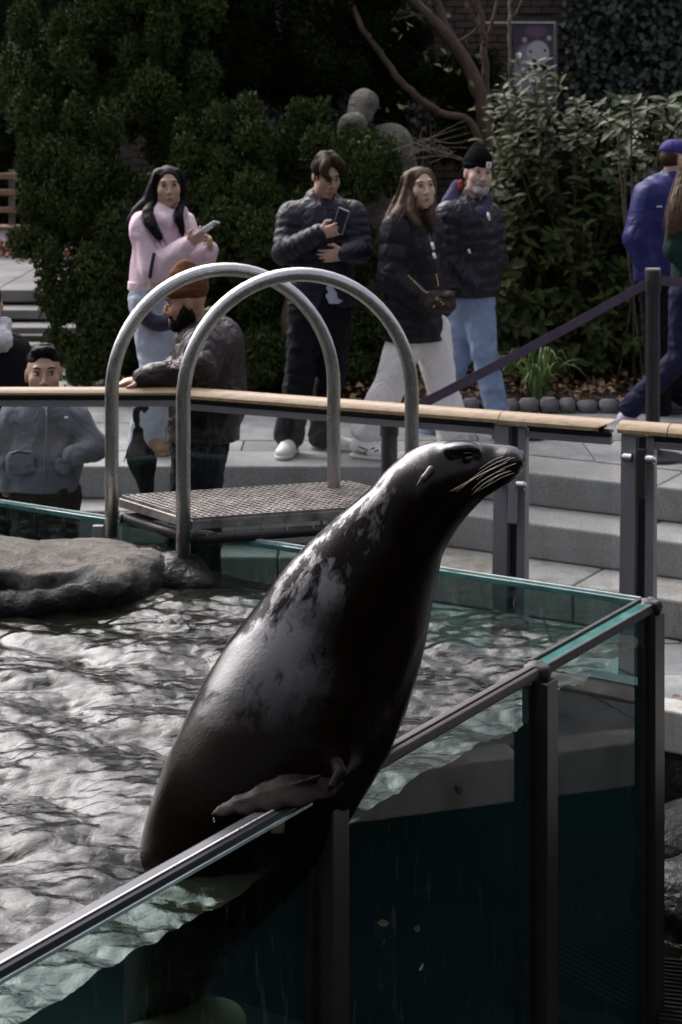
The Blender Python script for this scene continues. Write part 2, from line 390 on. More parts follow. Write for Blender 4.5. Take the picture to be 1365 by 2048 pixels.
# ------------------------------------------------------------------ plan of the place (x, distance from camera)
Z1, Z2, Z3, ZF = 0.0, -.185, -.375, -.57          # plaza, first tread, second tread, lower floor
def polyx(kx, y0, s): return lambda x: y0 if x < kx else y0 - s * (x - kx)
EDGE = [(.75, 10.41, .58), (.5, 10.12, .60), (.2, 9.86, .60)]; CURB = (.35, 8.55, .60)
def clip_poly(poly, a, b, c):       # keep a*x+b*y>=c
    out = []
    for i, p in enumerate(poly):
        q = poly[(i + 1) % len(poly)]; dp = a * p[0] + b * p[1] - c; dq = a * q[0] + b * q[1] - c
        if dp >= 0: out.append(p)
        if (dp >= 0) != (dq >= 0):
            k = dp / (dp - dq); out.append((p[0] + (q[0] - p[0]) * k, p[1] + (q[1] - p[1]) * k))
    return out
def slab_mesh(poly, z0, z1, name):
    mb = MB(); mb.prism([(x, y, z0) for x, y in poly], (0, 0, z1 - z0)); return mb.mesh(name)
def lane(k, w0, w1):                # band between edge k shifted by w0..w1 (behind), split into its left and right halves
    kx, y0, s = k; L = math.sqrt(1 + s * s)
    return kx, y0 + w0, y0 + w1, s, w0 * L, w1 * L
def row_of_blocks(name, parent, k, depth, z0, z1, mat, x0, x1, length, gap=.006, bevel=.012):
    kx, y0, s = k; L = math.sqrt(1 + s * s); cb = depth * (L - 1) / s     # corner on the back line
    xs = [kx - length * .37 - i * length for i in range(40)][::-1] + [kx] + [kx + (length * .8 + i * length) / L for i in range(40)]
    xs = sorted(x + (random.uniform(-.06, .06) if abs(x - kx) > .01 else 0) for x in xs); xs = [x for x in xs if x0 <= x <= x1]
    nx, ny = s / L, 1 / L
    for a, b in zip(xs[:-1], xs[1:]):
        a2, b2 = a + gap / 2, b - gap / 2
        if b <= kx + 1e-6:
            bb = b2 if abs(b - kx) > 1e-6 else kx + cb
            poly = [(a2, y0), (b2 if abs(b - kx) > 1e-6 else kx, y0), (bb, y0 + depth), (a2, y0 + depth)]
        else:
            f = lambda x: y0 - s * (x - kx)
            pa, pb = (a2, f(a2)), (b2, f(b2)); qa, qb = (a2 + nx * depth, f(a2) + ny * depth), (b2 + nx * depth, f(b2) + ny * depth)
            if abs(a - kx) < 1e-6: pa = (kx + .004, y0 - .003); qa = (kx + cb + .004, y0 + depth)
            poly = [pa, pb, qb, qa]
        o = obj(name, slab_mesh(poly, z0, z1 - random.uniform(0, .002), name), mat, parent, smooth=False, bevel=bevel)

# ground sheet, soil bed, lower masses
gm = MB(); gm.box((0, 60, -1.62), (400, 300, .1)); struct('ground', gm.mesh('ground'), M['soil'], label='bare dark earth under the whole place', cat='ground', smooth=False)
def mass(name, k, back, z0, z1, mat, parent=None):
    kx, y0, s = k; mb = MB(); poly = [(-7, y0), (kx, y0), (7, y0 - s * (7 - kx)), (7, back), (-7, back)]
    mb.prism([(x, y, z0) for x, y in poly], (0, 0, z1 - z0)); return mb.mesh(name)
def shift(k, d): return (k[0], k[1] + d, k[2])
steps = struct('steps', mass('steps', shift(EDGE[0], .06), 12.0, -.6, -.05, M['joint']), M['joint'], label='grey granite steps going down from the plaza to the pool railing', cat='steps', smooth=False)
row_of_blocks('granite_block', steps, EDGE[0], .46, Z2 + .002, Z1, M['granite'], -3.4, 4.6, 1.35)
row_of_blocks('granite_block', steps, EDGE[1], .46, Z3 + .002, Z2, M['granite'], -3.4, 4.6, 1.5)
row_of_blocks('granite_block', steps, EDGE[2], .48, ZF + .002, Z3, M['granite_low'], -3.4, 4.6, 1.42)
mb = MB(); mb.prism([(x, y, -.1) for x, y in [(-7, 10.9), (.75, 10.9), (7, 7.3), (7, 15), (-7, 15)]], (0, 0, .06))
plaza = struct('plaza', mb.mesh('plaza'), M['joint'], label='plaza paved with grey stone slabs behind the pool', cat='plaza', smooth=False)
def pave(parent, rows_y, kx, s, yA, zt, x0, x1, lw, yfar, kfar=None):
    """staggered slabs between a kinked near line and a far limit"""
    for r in range(rows_y[0], rows_y[1]):
        ya = yfar - (r + 1) * rows_y[2]; yb = ya + rows_y[2] - .009; off = (r % 2) * lw * .5 + random.uniform(-.1, .1)
        for c in range(int((x1 - x0) / lw) + 2):
            a = x0 + c * lw - off; b = a + lw - .009; q = [(a, ya), (b, ya), (b, yb), (a, yb)]
            for half in (0, 1):
                p = clip_poly(q, -1, 0, -kx) if half == 0 else clip_poly(q, 1, 0, kx)
                if len(p) < 3: continue
                if b <= kx and half == 1 or a >= kx and half == 0: continue
                if a < kx < b and half == 1: pass
                p = clip_poly(p, 0, 1, yA) if half == 0 else clip_poly(p, s, 1, yA + s * kx)
                if kfar and len(p) >= 3: p = clip_poly(p, -kfar[0], -1, -kfar[1])
                if len(p) < 3: continue
                ar = abs(sum(p[i][0] * p[(i + 1) % len(p)][1] - p[(i + 1) % len(p)][0] * p[i][1] for i in range(len(p)))) / 2
                if ar < .01: continue
                dz = random.uniform(-.0025, .0015)
                obj('paving_slab', slab_mesh(p, zt - .036, zt + dz, 'paving_slab'), M['paving'], parent, smooth=False)
pave(plaza, (0, 11, .62), .75 + .46 * .27, .58, 10.41 + .468, Z1, -3.2, 4.2, 1.02, 14.3)
mb = MB(); mb.prism([(x, y, -.72) for x, y in [(-7, 8.62), (.35, 8.62), (7, 4.63), (7, 8.9), (.25, 9.95), (-7, 9.95)]], (0, 0, .115))
lower = struct('lower_walk', mb.mesh('lower_walk'), M['joint'], label='lower paved walk between the steps and the moat', cat='walkway', smooth=False)
def pave_lower():
    for r in range(9):
        for c in range(14):
            x = -3 + c * .62 + (r % 2) * .31; y = 5.6 + r * .48; q = [(x, y), (x + .611, y), (x + .611, y + .471), (x, y + .471)]
            for half in (0, 1):
                p = clip_poly(q, -1, 0, -.3) if half == 0 else clip_poly(q, 1, 0, .3)
                if half == 0: p = clip_poly(clip_poly(p, 0, 1, 8.72), 0, -1, -9.855) if len(p) > 2 else p
                else:
                    p = clip_poly(p, .6, 1, 8.72 + .6 * .35) if len(p) > 2 else p
                    p = clip_poly(p, -.6, -1, -(9.855 + .6 * .2)) if len(p) > 2 else p
                if len(p) < 3: continue
                obj('paving_slab', slab_mesh(p, ZF - .036, ZF + random.uniform(-.002, .002), 'paving_slab'), M['paving'], lower, smooth=False)
pave_lower()
row_of_blocks('curb_stone', lower, (CURB[0], CURB[1], CURB[2]), .165, ZF - .165, ZF + .018, M['ledge'], -3.4, 4.6, 1.15, bevel=.01)
# moat round the pool: wet back wall under the curb, dark water, rocks, drain grate
def wavy_wall():
    v = []; f = []; nx, nz = 120, 14; xs = np.linspace(-4, 5, nx)
    for i, x in enumerate(xs):
        y0 = polyx(CURB[0], CURB[1] + .07, CURB[2])(x)
        for j in range(nz):
            z = -1.6 + (1.6 - .74) * j / (nz - 1); k = .06 * math.sin(x * 9 + z * 7) * math.sin(z * 11 + x * 3) + .05 * random.uniform(-1, 1)
            v.append((x + k * .3, y0 - (.12 * (1 - j / (nz - 1)) + k) * (1 if j < nz - 1 else 0), z))
    for i in range(nx - 1):
        for j in range(nz - 1): a = i * nz + j; f.append((a, a + nz, a + nz + 1, a + 1))
    mb = MB(); mb.add(v, f); return mb.mesh('moat_wall')
struct('moat_wall', wavy_wall(), M['wetrock'], label='dripping black rock wall of the moat below the curb', cat='moat wall')
def water_grid(x0, x1, y0, y1, h, amp, seed, inside, z):
    N = 1024; rs = np.random.default_rng(seed); kx = np.fft.fftfreq(N, h) * 2 * PI; KX, KY = np.meshgrid(kx, kx, indexing='ij'); K = np.hypot(KX, KY); K[0, 0] = 1
    th = np.arctan2(KY, KX); wind = R(78)
    def field(k0, k1, pw, spread):
        S = K ** (-pw) * np.exp(-(k0 / K) ** 4 - (K / k1) ** 2) * (spread + (1 - spread) * np.cos(th - wind) ** 2); S[0, 0] = 0
        F = S * np.exp(2j * PI * rs.random((N, N))); hgt = np.fft.ifft2(F).real; sc = 1 / hgt.std()
        dx = np.fft.ifft2(1j * KX / K * F).real * sc; dy = np.fft.ifft2(1j * KY / K * F).real * sc; return hgt * sc, dx, dy
    A = field(10, 30, 2.2, .35); Sw = field(4, 9, 2.2, .5); B = field(26, 95, 2.2, .3); C = field(80, 230, 2.1, .6)
    Hh = [amp[0] * 1.1 * Sw[i] + amp[0] * A[i] + amp[1] * B[i] + amp[2] * C[i] for i in range(3)]
    nx, ny = int((x1 - x0) / h), int((y1 - y0) / h); gx = x0 + h * np.arange(nx); gy = y0 + h * np.arange(ny)
    X, Y = np.meshgrid(gx, gy, indexing='ij'); Z = z + Hh[0][:nx, :ny]; ch = .9
    ok = inside(X, Y)
    P = np.stack([X + ch * Hh[1][:nx, :ny] * .0 - ch * Hh[1][:nx, :ny], Y - ch * Hh[2][:nx, :ny], Z], -1)
    ids = np.full((nx, ny), -1); cell = ok[:-1, :-1] & ok[1:, :-1] & ok[1:, 1:] & ok[:-1, 1:]
    use = np.zeros((nx, ny), bool); 
    for a in (slice(0, -1), slice(1, None)):
        for b in (slice(0, -1), slice(1, None)): use[a, b] |= cell
    ids[use] = np.arange(use.sum()); v = P[use]
    f = np.stack([ids[:-1, :-1][cell], ids[1:, :-1][cell], ids[1:, 1:][cell], ids[:-1, 1:][cell]], 1)
    return mesh_np('water', v, f, 4), ids, Z
# pool outline
FW0, FW1 = V(1.08, 6.475, 0), V(-.69, 3.74, 0); FT = (FW1 - FW0).normalized(); FN = V(-FT.y, FT.x, 0)      # front wall: along, outward
if FN.x < 0: FN = -FN
FA = V(-1.55, 8.12, 0); BT = (FA - FW0).normalized(); BN = V(BT.y, -BT.x, 0)
if BN.y < 0: BN = -BN
ZT, ZW = .31, .165
def in_pool(X, Y):
    a = (X - FW0.x) * FN.x + (Y - FW0.y) * FN.y < .05
    b = (X - FW0.x) * BN.x + (Y - FW0.y) * BN.y < .05
    return a & b & (Y < 8.1)
wm, _, _ = water_grid(-2.6, 1.15, 2.6, 8.15, .0125, (.0080, .0034, .0013), 4, in_pool, ZW); wm.name = 'pool_water'
bm = bmesh.new(); bm.from_mesh(wm)
for n_ in (FN, BN):
    bmesh.ops.bisect_plane(bm, geom=bm.verts[:] + bm.edges[:] + bm.faces[:], plane_co=(FW0 - n_ * .004), plane_no=n_, clear_outer=True)
bm.to_mesh(wm); bm.free()
struct('pool_water', wm, M['water'], label='choppy dark pool water mirroring a pale sky', cat='water')
M['moatwater'] = M['water'].copy(); M['moatwater'].name = 'moat_water'
w2, _, _ = water_grid(.2, 4.0, 4.2, 8.9, .03, (.01, .006, .001), 9, lambda X, Y: ((X - FW0.x) * FN.x + (Y - FW0.y) * FN.y > .05) | ((X - FW0.x) * BN.x + (Y - FW0.y) * BN.y > .05), -1.16)
struct('moat_water', w2, M['moatwater'], label='dark water standing in the moat', cat='water')
mb = MB(); far_l = V(-3.4, 8.12, 0); near_l = FW0 + FT * 6.4
fl = [FW0, FA, far_l, V(-3.4, near_l.y, 0), near_l]
def inner(p, dd): return p
mb.prism([(p.x, p.y, -1.6) for p in fl], (0, 0, .05)); basin = struct('pool_floor', mb.mesh('pool_floor'), M['basin'], label='dark blue green painted floor of the pool', cat='pool floor', smooth=False)
def wall_run(name, a, b, z0, z1, th, n, mat, parent=None, off=0):
    mb = MB(); a, b = Vector(a), Vector(b); o = n * off
    mb.prism([(a + o).to_tuple()[:2] + (z0,), (b + o).to_tuple()[:2] + (z0,), (b + o + n * th).to_tuple()[:2] + (z0,), (a + o + n * th).to_tuple()[:2] + (z0,)], (0, 0, z1 - z0))
    return mb.mesh(name)
bw = thing('pool_back_wall', 'low far wall of the pool with a green glass strip and bright metal cap', 'glass wall', (FW0.x, FW0.y, -1.55))
o = obj('wall_base', wall_run('wall_base', FW0 + BT * .03, FA, -1.55, ZW - .16, .08, BN, M['basin']), M['basin'], bw, smooth=False)
obj('wall_base', wall_run('wall_base', FA, far_l, -1.55, ZW - .16, .08, V(0, 1, 0), M['basin']), M['basin'], bw, smooth=False)
def pane_quad(name, a, b, z0, z1, mat, parent):
    mb = MB(); mb.add([(a.x, a.y, z0), (b.x, b.y, z0), (b.x, b.y, z1), (a.x, a.y, z1)], [(0, 1, 2, 3)]); return obj(name, mb.mesh(name), mat, parent, smooth=False)
brk = [FW0 + BT * .03, FW0 + BT * 1.18, FW0 + BT * 2.36, FA]
for a, b in zip(brk[:-1], brk[1:]): pane_quad('glass_pane', a + BT * .008, b - BT * .008, ZW - .158, ZT - .012, M['pane_far'], bw)
pane_quad('glass_pane', FA, far_l, ZW - .158, ZT - .012, M['pane_far'], bw)
def cap_run(a, b, n, parent, mats, w=.05, name='cap'):
    a, b = Vector(a), Vector(b); mb = MB(); mb.bar(a + V(0, 0, ZT - .012), b + V(0, 0, ZT - .012), w, .022); obj(name, mb.mesh(name), mats[0], parent, smooth=False, bevel=.004)
    mb = MB(); mb.bar(a - n * w * .18 + V(0, 0, ZT + .003), b - n * w * .18 + V(0, 0, ZT + .003), w * .3, .008); obj('cap_strip', mb.mesh('cap_strip'), mats[1], parent, smooth=False)
for a, b in zip(brk[:-1], brk[1:]): cap_run(a, b, BN, bw, (M['glassedge'], M['capedge']), .045)
cap_run(FA, far_l, V(0, 1, 0), bw, (M['glassedge'], M['capedge']), .045)
mb = MB(); p = W(197, 1052, 7.68); mb.box((p.x, p.y, ZT - .07), (.045, .03, .11)); obj('joint_block', mb.mesh('joint_block'), M['greymetal'], bw, smooth=False, bevel=.003)
# front wall facing the camera
fwl = thing('pool_front_wall', 'tall glass wall of the pool under the sea lion with dark posts', 'glass wall', (FW0.x, FW0.y, -1.55))
PS = [0.0, .874, 2.075, 3.52, 4.6, 5.9]
for i in range(len(PS) - 1):
    a, b = FW0 + FT * (PS[i] + .012), FW0 + FT * (PS[i + 1] - .012)
    pane_quad('glass_pane', a, b, -1.55, ZT - .03, M['pane_pool'], fwl)
    c0, c1 = FW0 + FT * (PS[i] + .02), FW0 + FT * (PS[i + 1] - .02)
    up = V(0, 0, ZT - .02)
    if i == 0:
        mb = MB(); mb.bar(c0 + up, c1 + up, .042, .034); obj('cap', mb.mesh('cap'), M['glassedge'], fwl, 'green edged cap near the corner', smooth=False, bevel=.004)
        mb = MB(); mb.bar(c0 + up - FN * .029, c1 + up - FN * .029, .016, .05); obj('cap_strip', mb.mesh('cap_strip'), M['rubber'], fwl, smooth=False, bevel=.003)
        mb = MB(); mb.bar(c0 + up + FN * .0235, c1 + up + FN * .0235, .005, .03); obj('cap_strip', mb.mesh('cap_strip'), M['rubber'], fwl, smooth=False)
    elif i == 1:
        mb = MB(); mb.bar(c0 + up, c1 + up, .052, .032); obj('cap', mb.mesh('cap'), M['browncap'], fwl, 'weathered brown cap', smooth=False, bevel=.008)
        mb = MB(); mb.bar(c0 + up + V(0, 0, .019), c1 + up + V(0, 0, .019), .02, .007); obj('cap_strip', mb.mesh('cap_strip'), M['browncap'], fwl, smooth=False, bevel=.003)
    else:
        up = V(0, 0, ZT - .006); mb = MB(); mb.bar(c0 + up, c1 + up, .060, .032); obj('cap', mb.mesh('cap'), M['polish'], fwl, 'polished dark metal cap', smooth=False, bevel=.01)
        mb = MB(); mb.bar(c0 + up + FN * .014 + V(0, 0, .0185), c1 + up + FN * .014 + V(0, 0, .0185), .007, .005); obj('cap_strip', mb.mesh('cap_strip'), M['steel'], fwl, smooth=False, bevel=.002)
        mb = MB(); mb.bar(c0 + up + FN * .0325 - V(0, 0, .006), c1 + up + FN * .0325 - V(0, 0, .006), .005, .010); obj('cap_strip', mb.mesh('cap_strip'), M['capedge'], fwl, smooth=False, bevel=.002)
for i, s_ in enumerate(PS):
    c = FW0 + FT * s_ + FN * (.03 if i else .012); w = .078 if i else .085
    rot = frame(FT, (0, 0, 1)); mb = MB(); mb.box((c.x, c.y, (-1.55 + ZT - .045) / 2), (w, .056, 1.55 + ZT - .045), rot)
    obj('post', mb.mesh('post'), M['bronze'], fwl, smooth=False, bevel=.004)
    mb = MB(); c2 = FW0 + FT * (s_ + w / 2 + .012) - FN * .004; mb.box((c2.x, c2.y, (-1.55 + ZT - .05) / 2), (.026, .022, 1.55 + ZT - .05), rot); obj('gasket', mb.mesh('gasket'), M['rubber'], fwl, smooth=False)
    S = SDF(.004); p = FW0 + FT * s_ + V(0, 0, ZT - .005)
    S.ell(p - V(0, 0, .006), (.040, .040, .015), rot, .01).cone(p - FT * .05 + V(0, 0, -.012), p + FT * .05 + V(0, 0, -.012), .012, .014, .02).ell(p + FN * .03 - V(0, 0, .022), (.024, .016, .022), rot, .015); S.wr = (.005, 60)
    if i < 3: obj('joint_seal', S.mesh('joint_seal'), M['rubber'], fwl)

# the walk turns the corner and comes back past the camera on the near side of the moat
WC = V(1.94, 7.59, 0); wn_ = V(2.14, 5.45, 0)
mb = MB(); mb.prism([(x, y, -.72) for x, y in [(WC.x + .12, WC.y - .03), (wn_.x + .07, wn_.y - .02), (5.5, wn_.y - .02), (5.5, 5.55)]], (0, 0, .115))
walk2 = struct('near_walk', mb.mesh('near_walk'), M['joint'], label='paved walk on the near side of the moat', cat='walkway', smooth=False)
for r in range(11):
    for c in range(12):
        x = -1.6 + c * .62 + (r % 2) * .31; y = 1.7 + r * .55; p = [(x, y), (x + .611, y), (x + .611, y + .541), (x, y + .541)]
        cd_ = (wn_ - WC).normalized(); cn_ = V(-cd_.y, cd_.x, 0); k = cn_.x * WC.x + cn_.y * WC.y + .17; p = clip_poly(p, cn_.x, cn_.y, k)
        if len(p) > 2: p = clip_poly(p, 0, 1, wn_.y)
        if len(p) > 2: p = clip_poly(p, -.5, -1, -(WC.y + .5 * WC.x))
        if len(p) > 2: obj('paving_slab', slab_mesh(p, ZF - .036, ZF + random.uniform(-.002, .002), 'paving_slab'), M['paving'], walk2, smooth=False)
for i in range(2):
    a = WC + cd_ * (i * 1.07 + .01); b = WC + cd_ * (i * 1.07 + 1.06); mb = MB(); mb.bar(a + cn_ * .08 + V(0, 0, ZF - .073), b + cn_ * .08 + V(0, 0, ZF - .073), .165, .183); obj('curb_stone', mb.mesh('curb_stone'), M['ledge'], walk2, smooth=False, bevel=.01)
mb = MB(); mb.bar(WC + cn_ * .16 + V(0, 0, -1.16), wn_ + cn_ * .16 + V(0, 0, -1.16), .1, .86); struct('moat_wall', mb.mesh('moat_wall'), M['wetrock'], label='black wet wall on the near side of the moat', cat='moat wall', smooth=False)
# ------------------------------------------------------------------ the sea lion
def catmull(xs, n):
    xs = np.array(xs, float); m = len(xs); out = []
    for i in range(m - 1):
        p0, p1, p2, p3 = xs[max(i - 1, 0)], xs[i], xs[i + 1], xs[min(i + 2, m - 1)]
        for k in range(n):
            t = k / n; out.append(.5 * (2 * p1 + (p2 - p0) * t + (2 * p0 - 5 * p1 + 4 * p2 - p3) * t * t + (3 * p1 - p0 - 3 * p2 + p3) * t ** 3))
    out.append(xs[-1]); return np.array(out)
t = NT('sea_lion_coat'); axis = (0, R(-33), 0)
cs = t.coord((1, 1, .16), axis); cw = t.coord((1, 1, .35), axis)
fur = t.noise(cs, 130, 4, .7, .3); fur2 = t.noise(cs, 34, 4, .65, .5)
blot = t.noise(cw, 5.2, 5, .62, .9); edge = t.math('ADD', blot, t.math('MULTIPLY', t.math('SUBTRACT', fur2, .5), .5))
dry = t.ramp(edge, [(.43, 0.), (.56, 1.)])              # blotches of drier fur scatter, wet fur lies flat and dark
tc = t.n('ShaderNodeTexCoord'); sp = t.n('ShaderNodeSeparateXYZ'); t.l(tc.outputs['Object'], sp.inputs[0])
sd_ = t.math('SUBTRACT', t.math('MULTIPLY', sp.outputs[0], .87), t.math('MULTIPLY', sp.outputs[2], .49))      # highlight shaped into coat colour and sheen: back lighter, chest and flank dark
sd_ = t.math('ADD', sd_, t.math('MULTIPLY', t.math('SUBTRACT', fur2, .5), .16))
bk_ = t.n('ShaderNodeMapRange'); t.l(sd_, bk_.inputs[0]); bk_.inputs[1].default_value = -.40; bk_.inputs[2].default_value = -.29; bk_.inputs[3].default_value = 1.; bk_.inputs[4].default_value = 0.
dry = t.math('MULTIPLY', dry, bk_.outputs[0])
hi = t.n('ShaderNodeMapRange'); t.l(sp.outputs[2], hi.inputs[0]); hi.inputs[1].default_value = 1.02; hi.inputs[2].default_value = 1.30
dry = t.math('MAXIMUM', dry, t.math('MULTIPLY', hi.outputs[0], .85))
lo_ = t.n('ShaderNodeMapRange'); t.l(sp.outputs[2], lo_.inputs[0]); lo_.inputs[1].default_value = .46; lo_.inputs[2].default_value = .66
dry = t.math('MULTIPLY', dry, lo_.outputs[0])
col = t.mix(dry, (.0050, .0033, .0022), (.0095, .0074, .0068)); col = t.mix(.4, col, t.ramp(fur, [(.3, .45), (.7, 1.2)]), 'MULTIPLY')
rough = t.mix(dry, .17, .29)
nm = t.bump(t.math('ADD', fur, t.math('MULTIPLY', fur2, .8)), .34, .003)
b_ = t.bsdf(col, rough, 0, t.mix(dry, .05, .85), nm, t.math('MULTIPLY', dry, .36), 0, .14); M['coat'] = t.m
M['coat_dark'] = simple('flipper_skin', (.013, .0085, .0075), .45, spec=.07, var=.5, vs=16, bs=.35, bscale=50, bd=.006)
DS = 4.93
def build_sea_lion():
    base = W(430, 1720, DS)
    root = thing('sea_lion', 'wet dark brown sea lion rearing from the pool over the front glass wall', 'sea lion', (base.x, base.y, ZW))
    ST = [(285, 2090, 45, 5.25, .9), (320, 1990, 72, 5.06, .88), (352, 1890, 103, 4.88, .86), (392, 1795, 128, 4.76, .84), (430, 1722, 150, 4.72, .84), (470, 1652, 170, 4.74, .84), (510, 1580, 183, 4.79, .85), (550, 1510, 190, 4.85, .86), (590, 1440, 191, 4.90, .87), (630, 1370, 185, 4.93, .87),
        (668, 1300, 172, 4.94, .87), (700, 1230, 156, 4.94, .88), (731, 1169, 136, 4.94, .88), (760, 1120, 117, 4.94, .9), (787, 1075, 100, 4.94, .9), (818, 1033, 91, 4.94, .9), (850, 992, 86, 4.94, .88), (885, 964, 78, 4.94, .85), (930, 945, 60.5, 4.94, .82), (968, 938, 46, 4.94, .80), (1003, 930, 36, 4.94, .86), (1025, 923, 27, 4.94, .98)]
    A = catmull(ST, 5); S = SDF(.0062); ny = (0, 1, 0); st = [(W(a[0], a[1], a[3]), a[2] * a[3] / FPX, a[4]) for a in A]
    for (c0, r0, f0), (c1, r1, f1) in zip(st[:-1], st[1:]): S.cone(c0, c1, r0, r1, .010, (ny, (f0 + f1) / 2))
    def P(x, y, d): return W(x, y, d)
    # shoulder and near fore flipper folded over the cap
    S.cone(P(655, 1420, 4.80), P(640, 1505, 4.74), .085, .058, .09).cone(P(640, 1505, 4.74), P(662, 1545, 4.68), .045, .028, .05)
    # far flipper foot braced on the wall
    S.cone(P(760, 1390, 5.02), P(745, 1490, 5.03), .06, .04, .08)
    # head: brow, cheek, eye hollow, muzzle pad, mouth line, neck folds
    S.ell(P(925, 898, 4.885), (.045, .03, .018), None, .03).ell(P(935, 915, 4.855), (.03, .026, .013), frame((1, 0, -.12), (0, .0, 1)), .02, True)
    S.ell(P(1018, 928, 4.90), (.034, .022, .028), None, .03)
    mouth = [P(1046, 948, 4.93), P(1030, 957, 4.888), P(1000, 966, 4.862), P(965, 968, 4.85)]
    for a, b in zip(mouth[:-1], mouth[1:]): S.cone(a, b, .0045, .0035, .006, None, None, True)
    S.cone(P(840, 1395, 4.80), P(868, 1260, 4.84), .006, .004, .03, None, None, True)
    pass
    S.wr = (.0022, 13)
    body = obj('body', S.mesh('body', 1), M['coat'], root)
    # flipper blades
    F = SDF(.0048)
    pts = [(672, 1552, 4.69, .030), (640, 1566, 4.63, .046), (590, 1580, 4.585, .050), (540, 1594, 4.56, .042), (490, 1609, 4.54, .030), (450, 1621, 4.53, .018), (426, 1629, 4.525, .006)]
    up = nrm((.22, -.45, .87))
    for a, b in zip(pts[:-1], pts[1:]): F.cone(P(*a[:3]), P(*b[:3]), a[3], b[3], .012, (up, .17))
    F.cone(P(615, 1522, 4.74), P(668, 1527, 4.67), .026, .020, .04).cone(P(668, 1527, 4.67), P(680, 1545, 4.64), .018, .013, .02).cone(P(680, 1545, 4.64), P(662, 1572, 4.60), .013, .010, .02)
    for k in range(5):   # digit ridges along the blade
        a = P(640 - k * 8, 1552 + k * 7, 4.61 + k * .002); b = P(470 + k * 14, 1606 + k * 5, 4.535); F.cone(a, b, .0045, .002, .010)
    F.wr = (.0025, 34)
    obj('front_flipper', F.mesh('front_flipper', 1), M['coat_dark'], root, 'fore flipper hanging over the cap towards the camera')
    F = SDF(.006)
    F.cone(P(742, 1470, 5.0), P(748, 1505, 4.98), .05, .04, .03).cone(P(748, 1505, 4.98), P(752, 1517, 4.93), .036, .016, .03).cone(P(742, 1490, 4.98), P(660, 1545, 4.86), .035, .02, .03)
    obj('front_flipper', F.mesh('front_flipper', 1), M['coat_dark'], root, 'far fore flipper braced on the wall behind the chest')
    # ear, eye, nose pad, whiskers
    E = SDF(.0025); E.cone(P(862, 938, 4.845), P(848, 955, 4.825), .009, .0065, .008).cone(P(848, 955, 4.825), P(833, 972, 4.822), .0065, .0018, .006)
    obj('ear', E.mesh('ear'), simple('ear_skin', (.085, .066, .056), .5, var=.3), root)
    E = MB(); E.ell(P(937, 916, 4.874), (.012, .010, .0075)); e = obj('eye', E.mesh('eye'), simple('wet_eye', (.006, .005, .005), .08, spec=.8), root)
    E = MB(); E.tube([P(921, 914, 4.862), P(930, 907, 4.853), P(941, 906, 4.852), P(953, 911, 4.858)], [.001, .002, .002, .001], 8); obj('eyelid', E.mesh('eyelid'), M['coat_dark'], root)
    E = SDF(.0028); E.ell(P(1042, 914, 4.94), (.0125, .027, .019), None, .005).ell(P(1044, 909, 4.912), (.004, .004, .0025), None, .003, True)
    obj('nose', E.mesh('nose'), simple('nose_pad', (.018, .016, .016), .3, var=.3, vs=60), root)
    M['whisker'] = simple('whisker_hair', (.34, .28, .22), .45, var=.2)
    rr = random.Random(3)
    for k in range(14):
        x0 = 994 + rr.random() * 40; y0 = 912 + rr.random() * 34; ln = (.35 + .65 * rr.random() ** .7) * (1 if k % 3 else .55)
        if k < 4: x0, y0, ln = 1012 - k * 7, 926 + k * 3.5, 1.0
        x1 = x0 - 92 * ln; y1 = y0 + 50 * ln + rr.uniform(-5, 6)
        p = [P(x0, y0, 4.872), P(x0 - 30 * ln, y0 + 14 * ln - 2, 4.835), P(x0 - 62 * ln, y0 + 31 * ln - 1, 4.81), P(x1, y1, 4.80)]
        mb = MB(); mb.tube(smooth_path(p, 3), [.00078 - .00006 * i for i in range(10)], 5); obj('whisker', mb.mesh('whisker'), M['whisker'], root)
    d = W(428, 1640, 4.525); S = SDF(.0018); S.ell(d, (.0038, .0038, .0052), None, .002).cone(d, d + V(0, 0, .011), .003, .0008, .003)
    drop = obj('water_drop', S.mesh('water_drop'), glass_mat('drop', (.8, .85, .88), 3.0), None); tag(drop, 'water drop falling from the tip of the sea lion flipper', 'water drop', kind='thing')
build_sea_lion()

# ------------------------------------------------------------------ boulders in the pool
t = NT('pool_boulder'); co = t.coord(); n = t.noise(co, 5, 6, .65); f = t.noise(co, 60, 5, .7)
g_ = t.n('ShaderNodeNewGeometry'); sz = t.n('ShaderNodeSeparateXYZ'); t.l(g_.outputs['Position'], sz.inputs[0])
wl = t.n('ShaderNodeMapRange'); t.l(t.math('ADD', sz.outputs[2], t.math('MULTIPLY', t.math('SUBTRACT', n, .5), .22)), wl.inputs[0]); wl.inputs[1].default_value = .255; wl.inputs[2].default_value = .295
dryc = t.ramp(n, [(.3, (.075, .068, .058)), (.65, (.20, .185, .16))]); col = t.mix(wl.outputs[0], (.008, .0075, .007), dryc)
col = t.mix(.5, col, t.ramp(f, [(.3, .5), (.7, 1.15)]), 'MULTIPLY')
t.bsdf(col, t.mix(wl.outputs[0], .3, .85), 0, .25, t.bump(t.math('ADD', f, t.math('MULTIPLY', n, 1.5)), .9, .02)); M['boulder'] = t.m
S = SDF(.010)
S.ell(W(60, 1145, 7.2), (.36, .28, .105), None, .02).ell(W(-90, 1140, 7.15), (.4, .32, .115), None, .03).ell(W(180, 1130, 7.32), (.24, .24, .085), None, .02).ell(W(110, 1122, 7.4), (.3, .2, .07), None, .02)      # upper slab
S.ell(W(240, 1165, 7.15), (.17, .15, .10), frame((1, 0, -.3), (.3, 0, 1)), .03).ell(W(285, 1150, 7.25), (.13, .13, .10), None, .03)
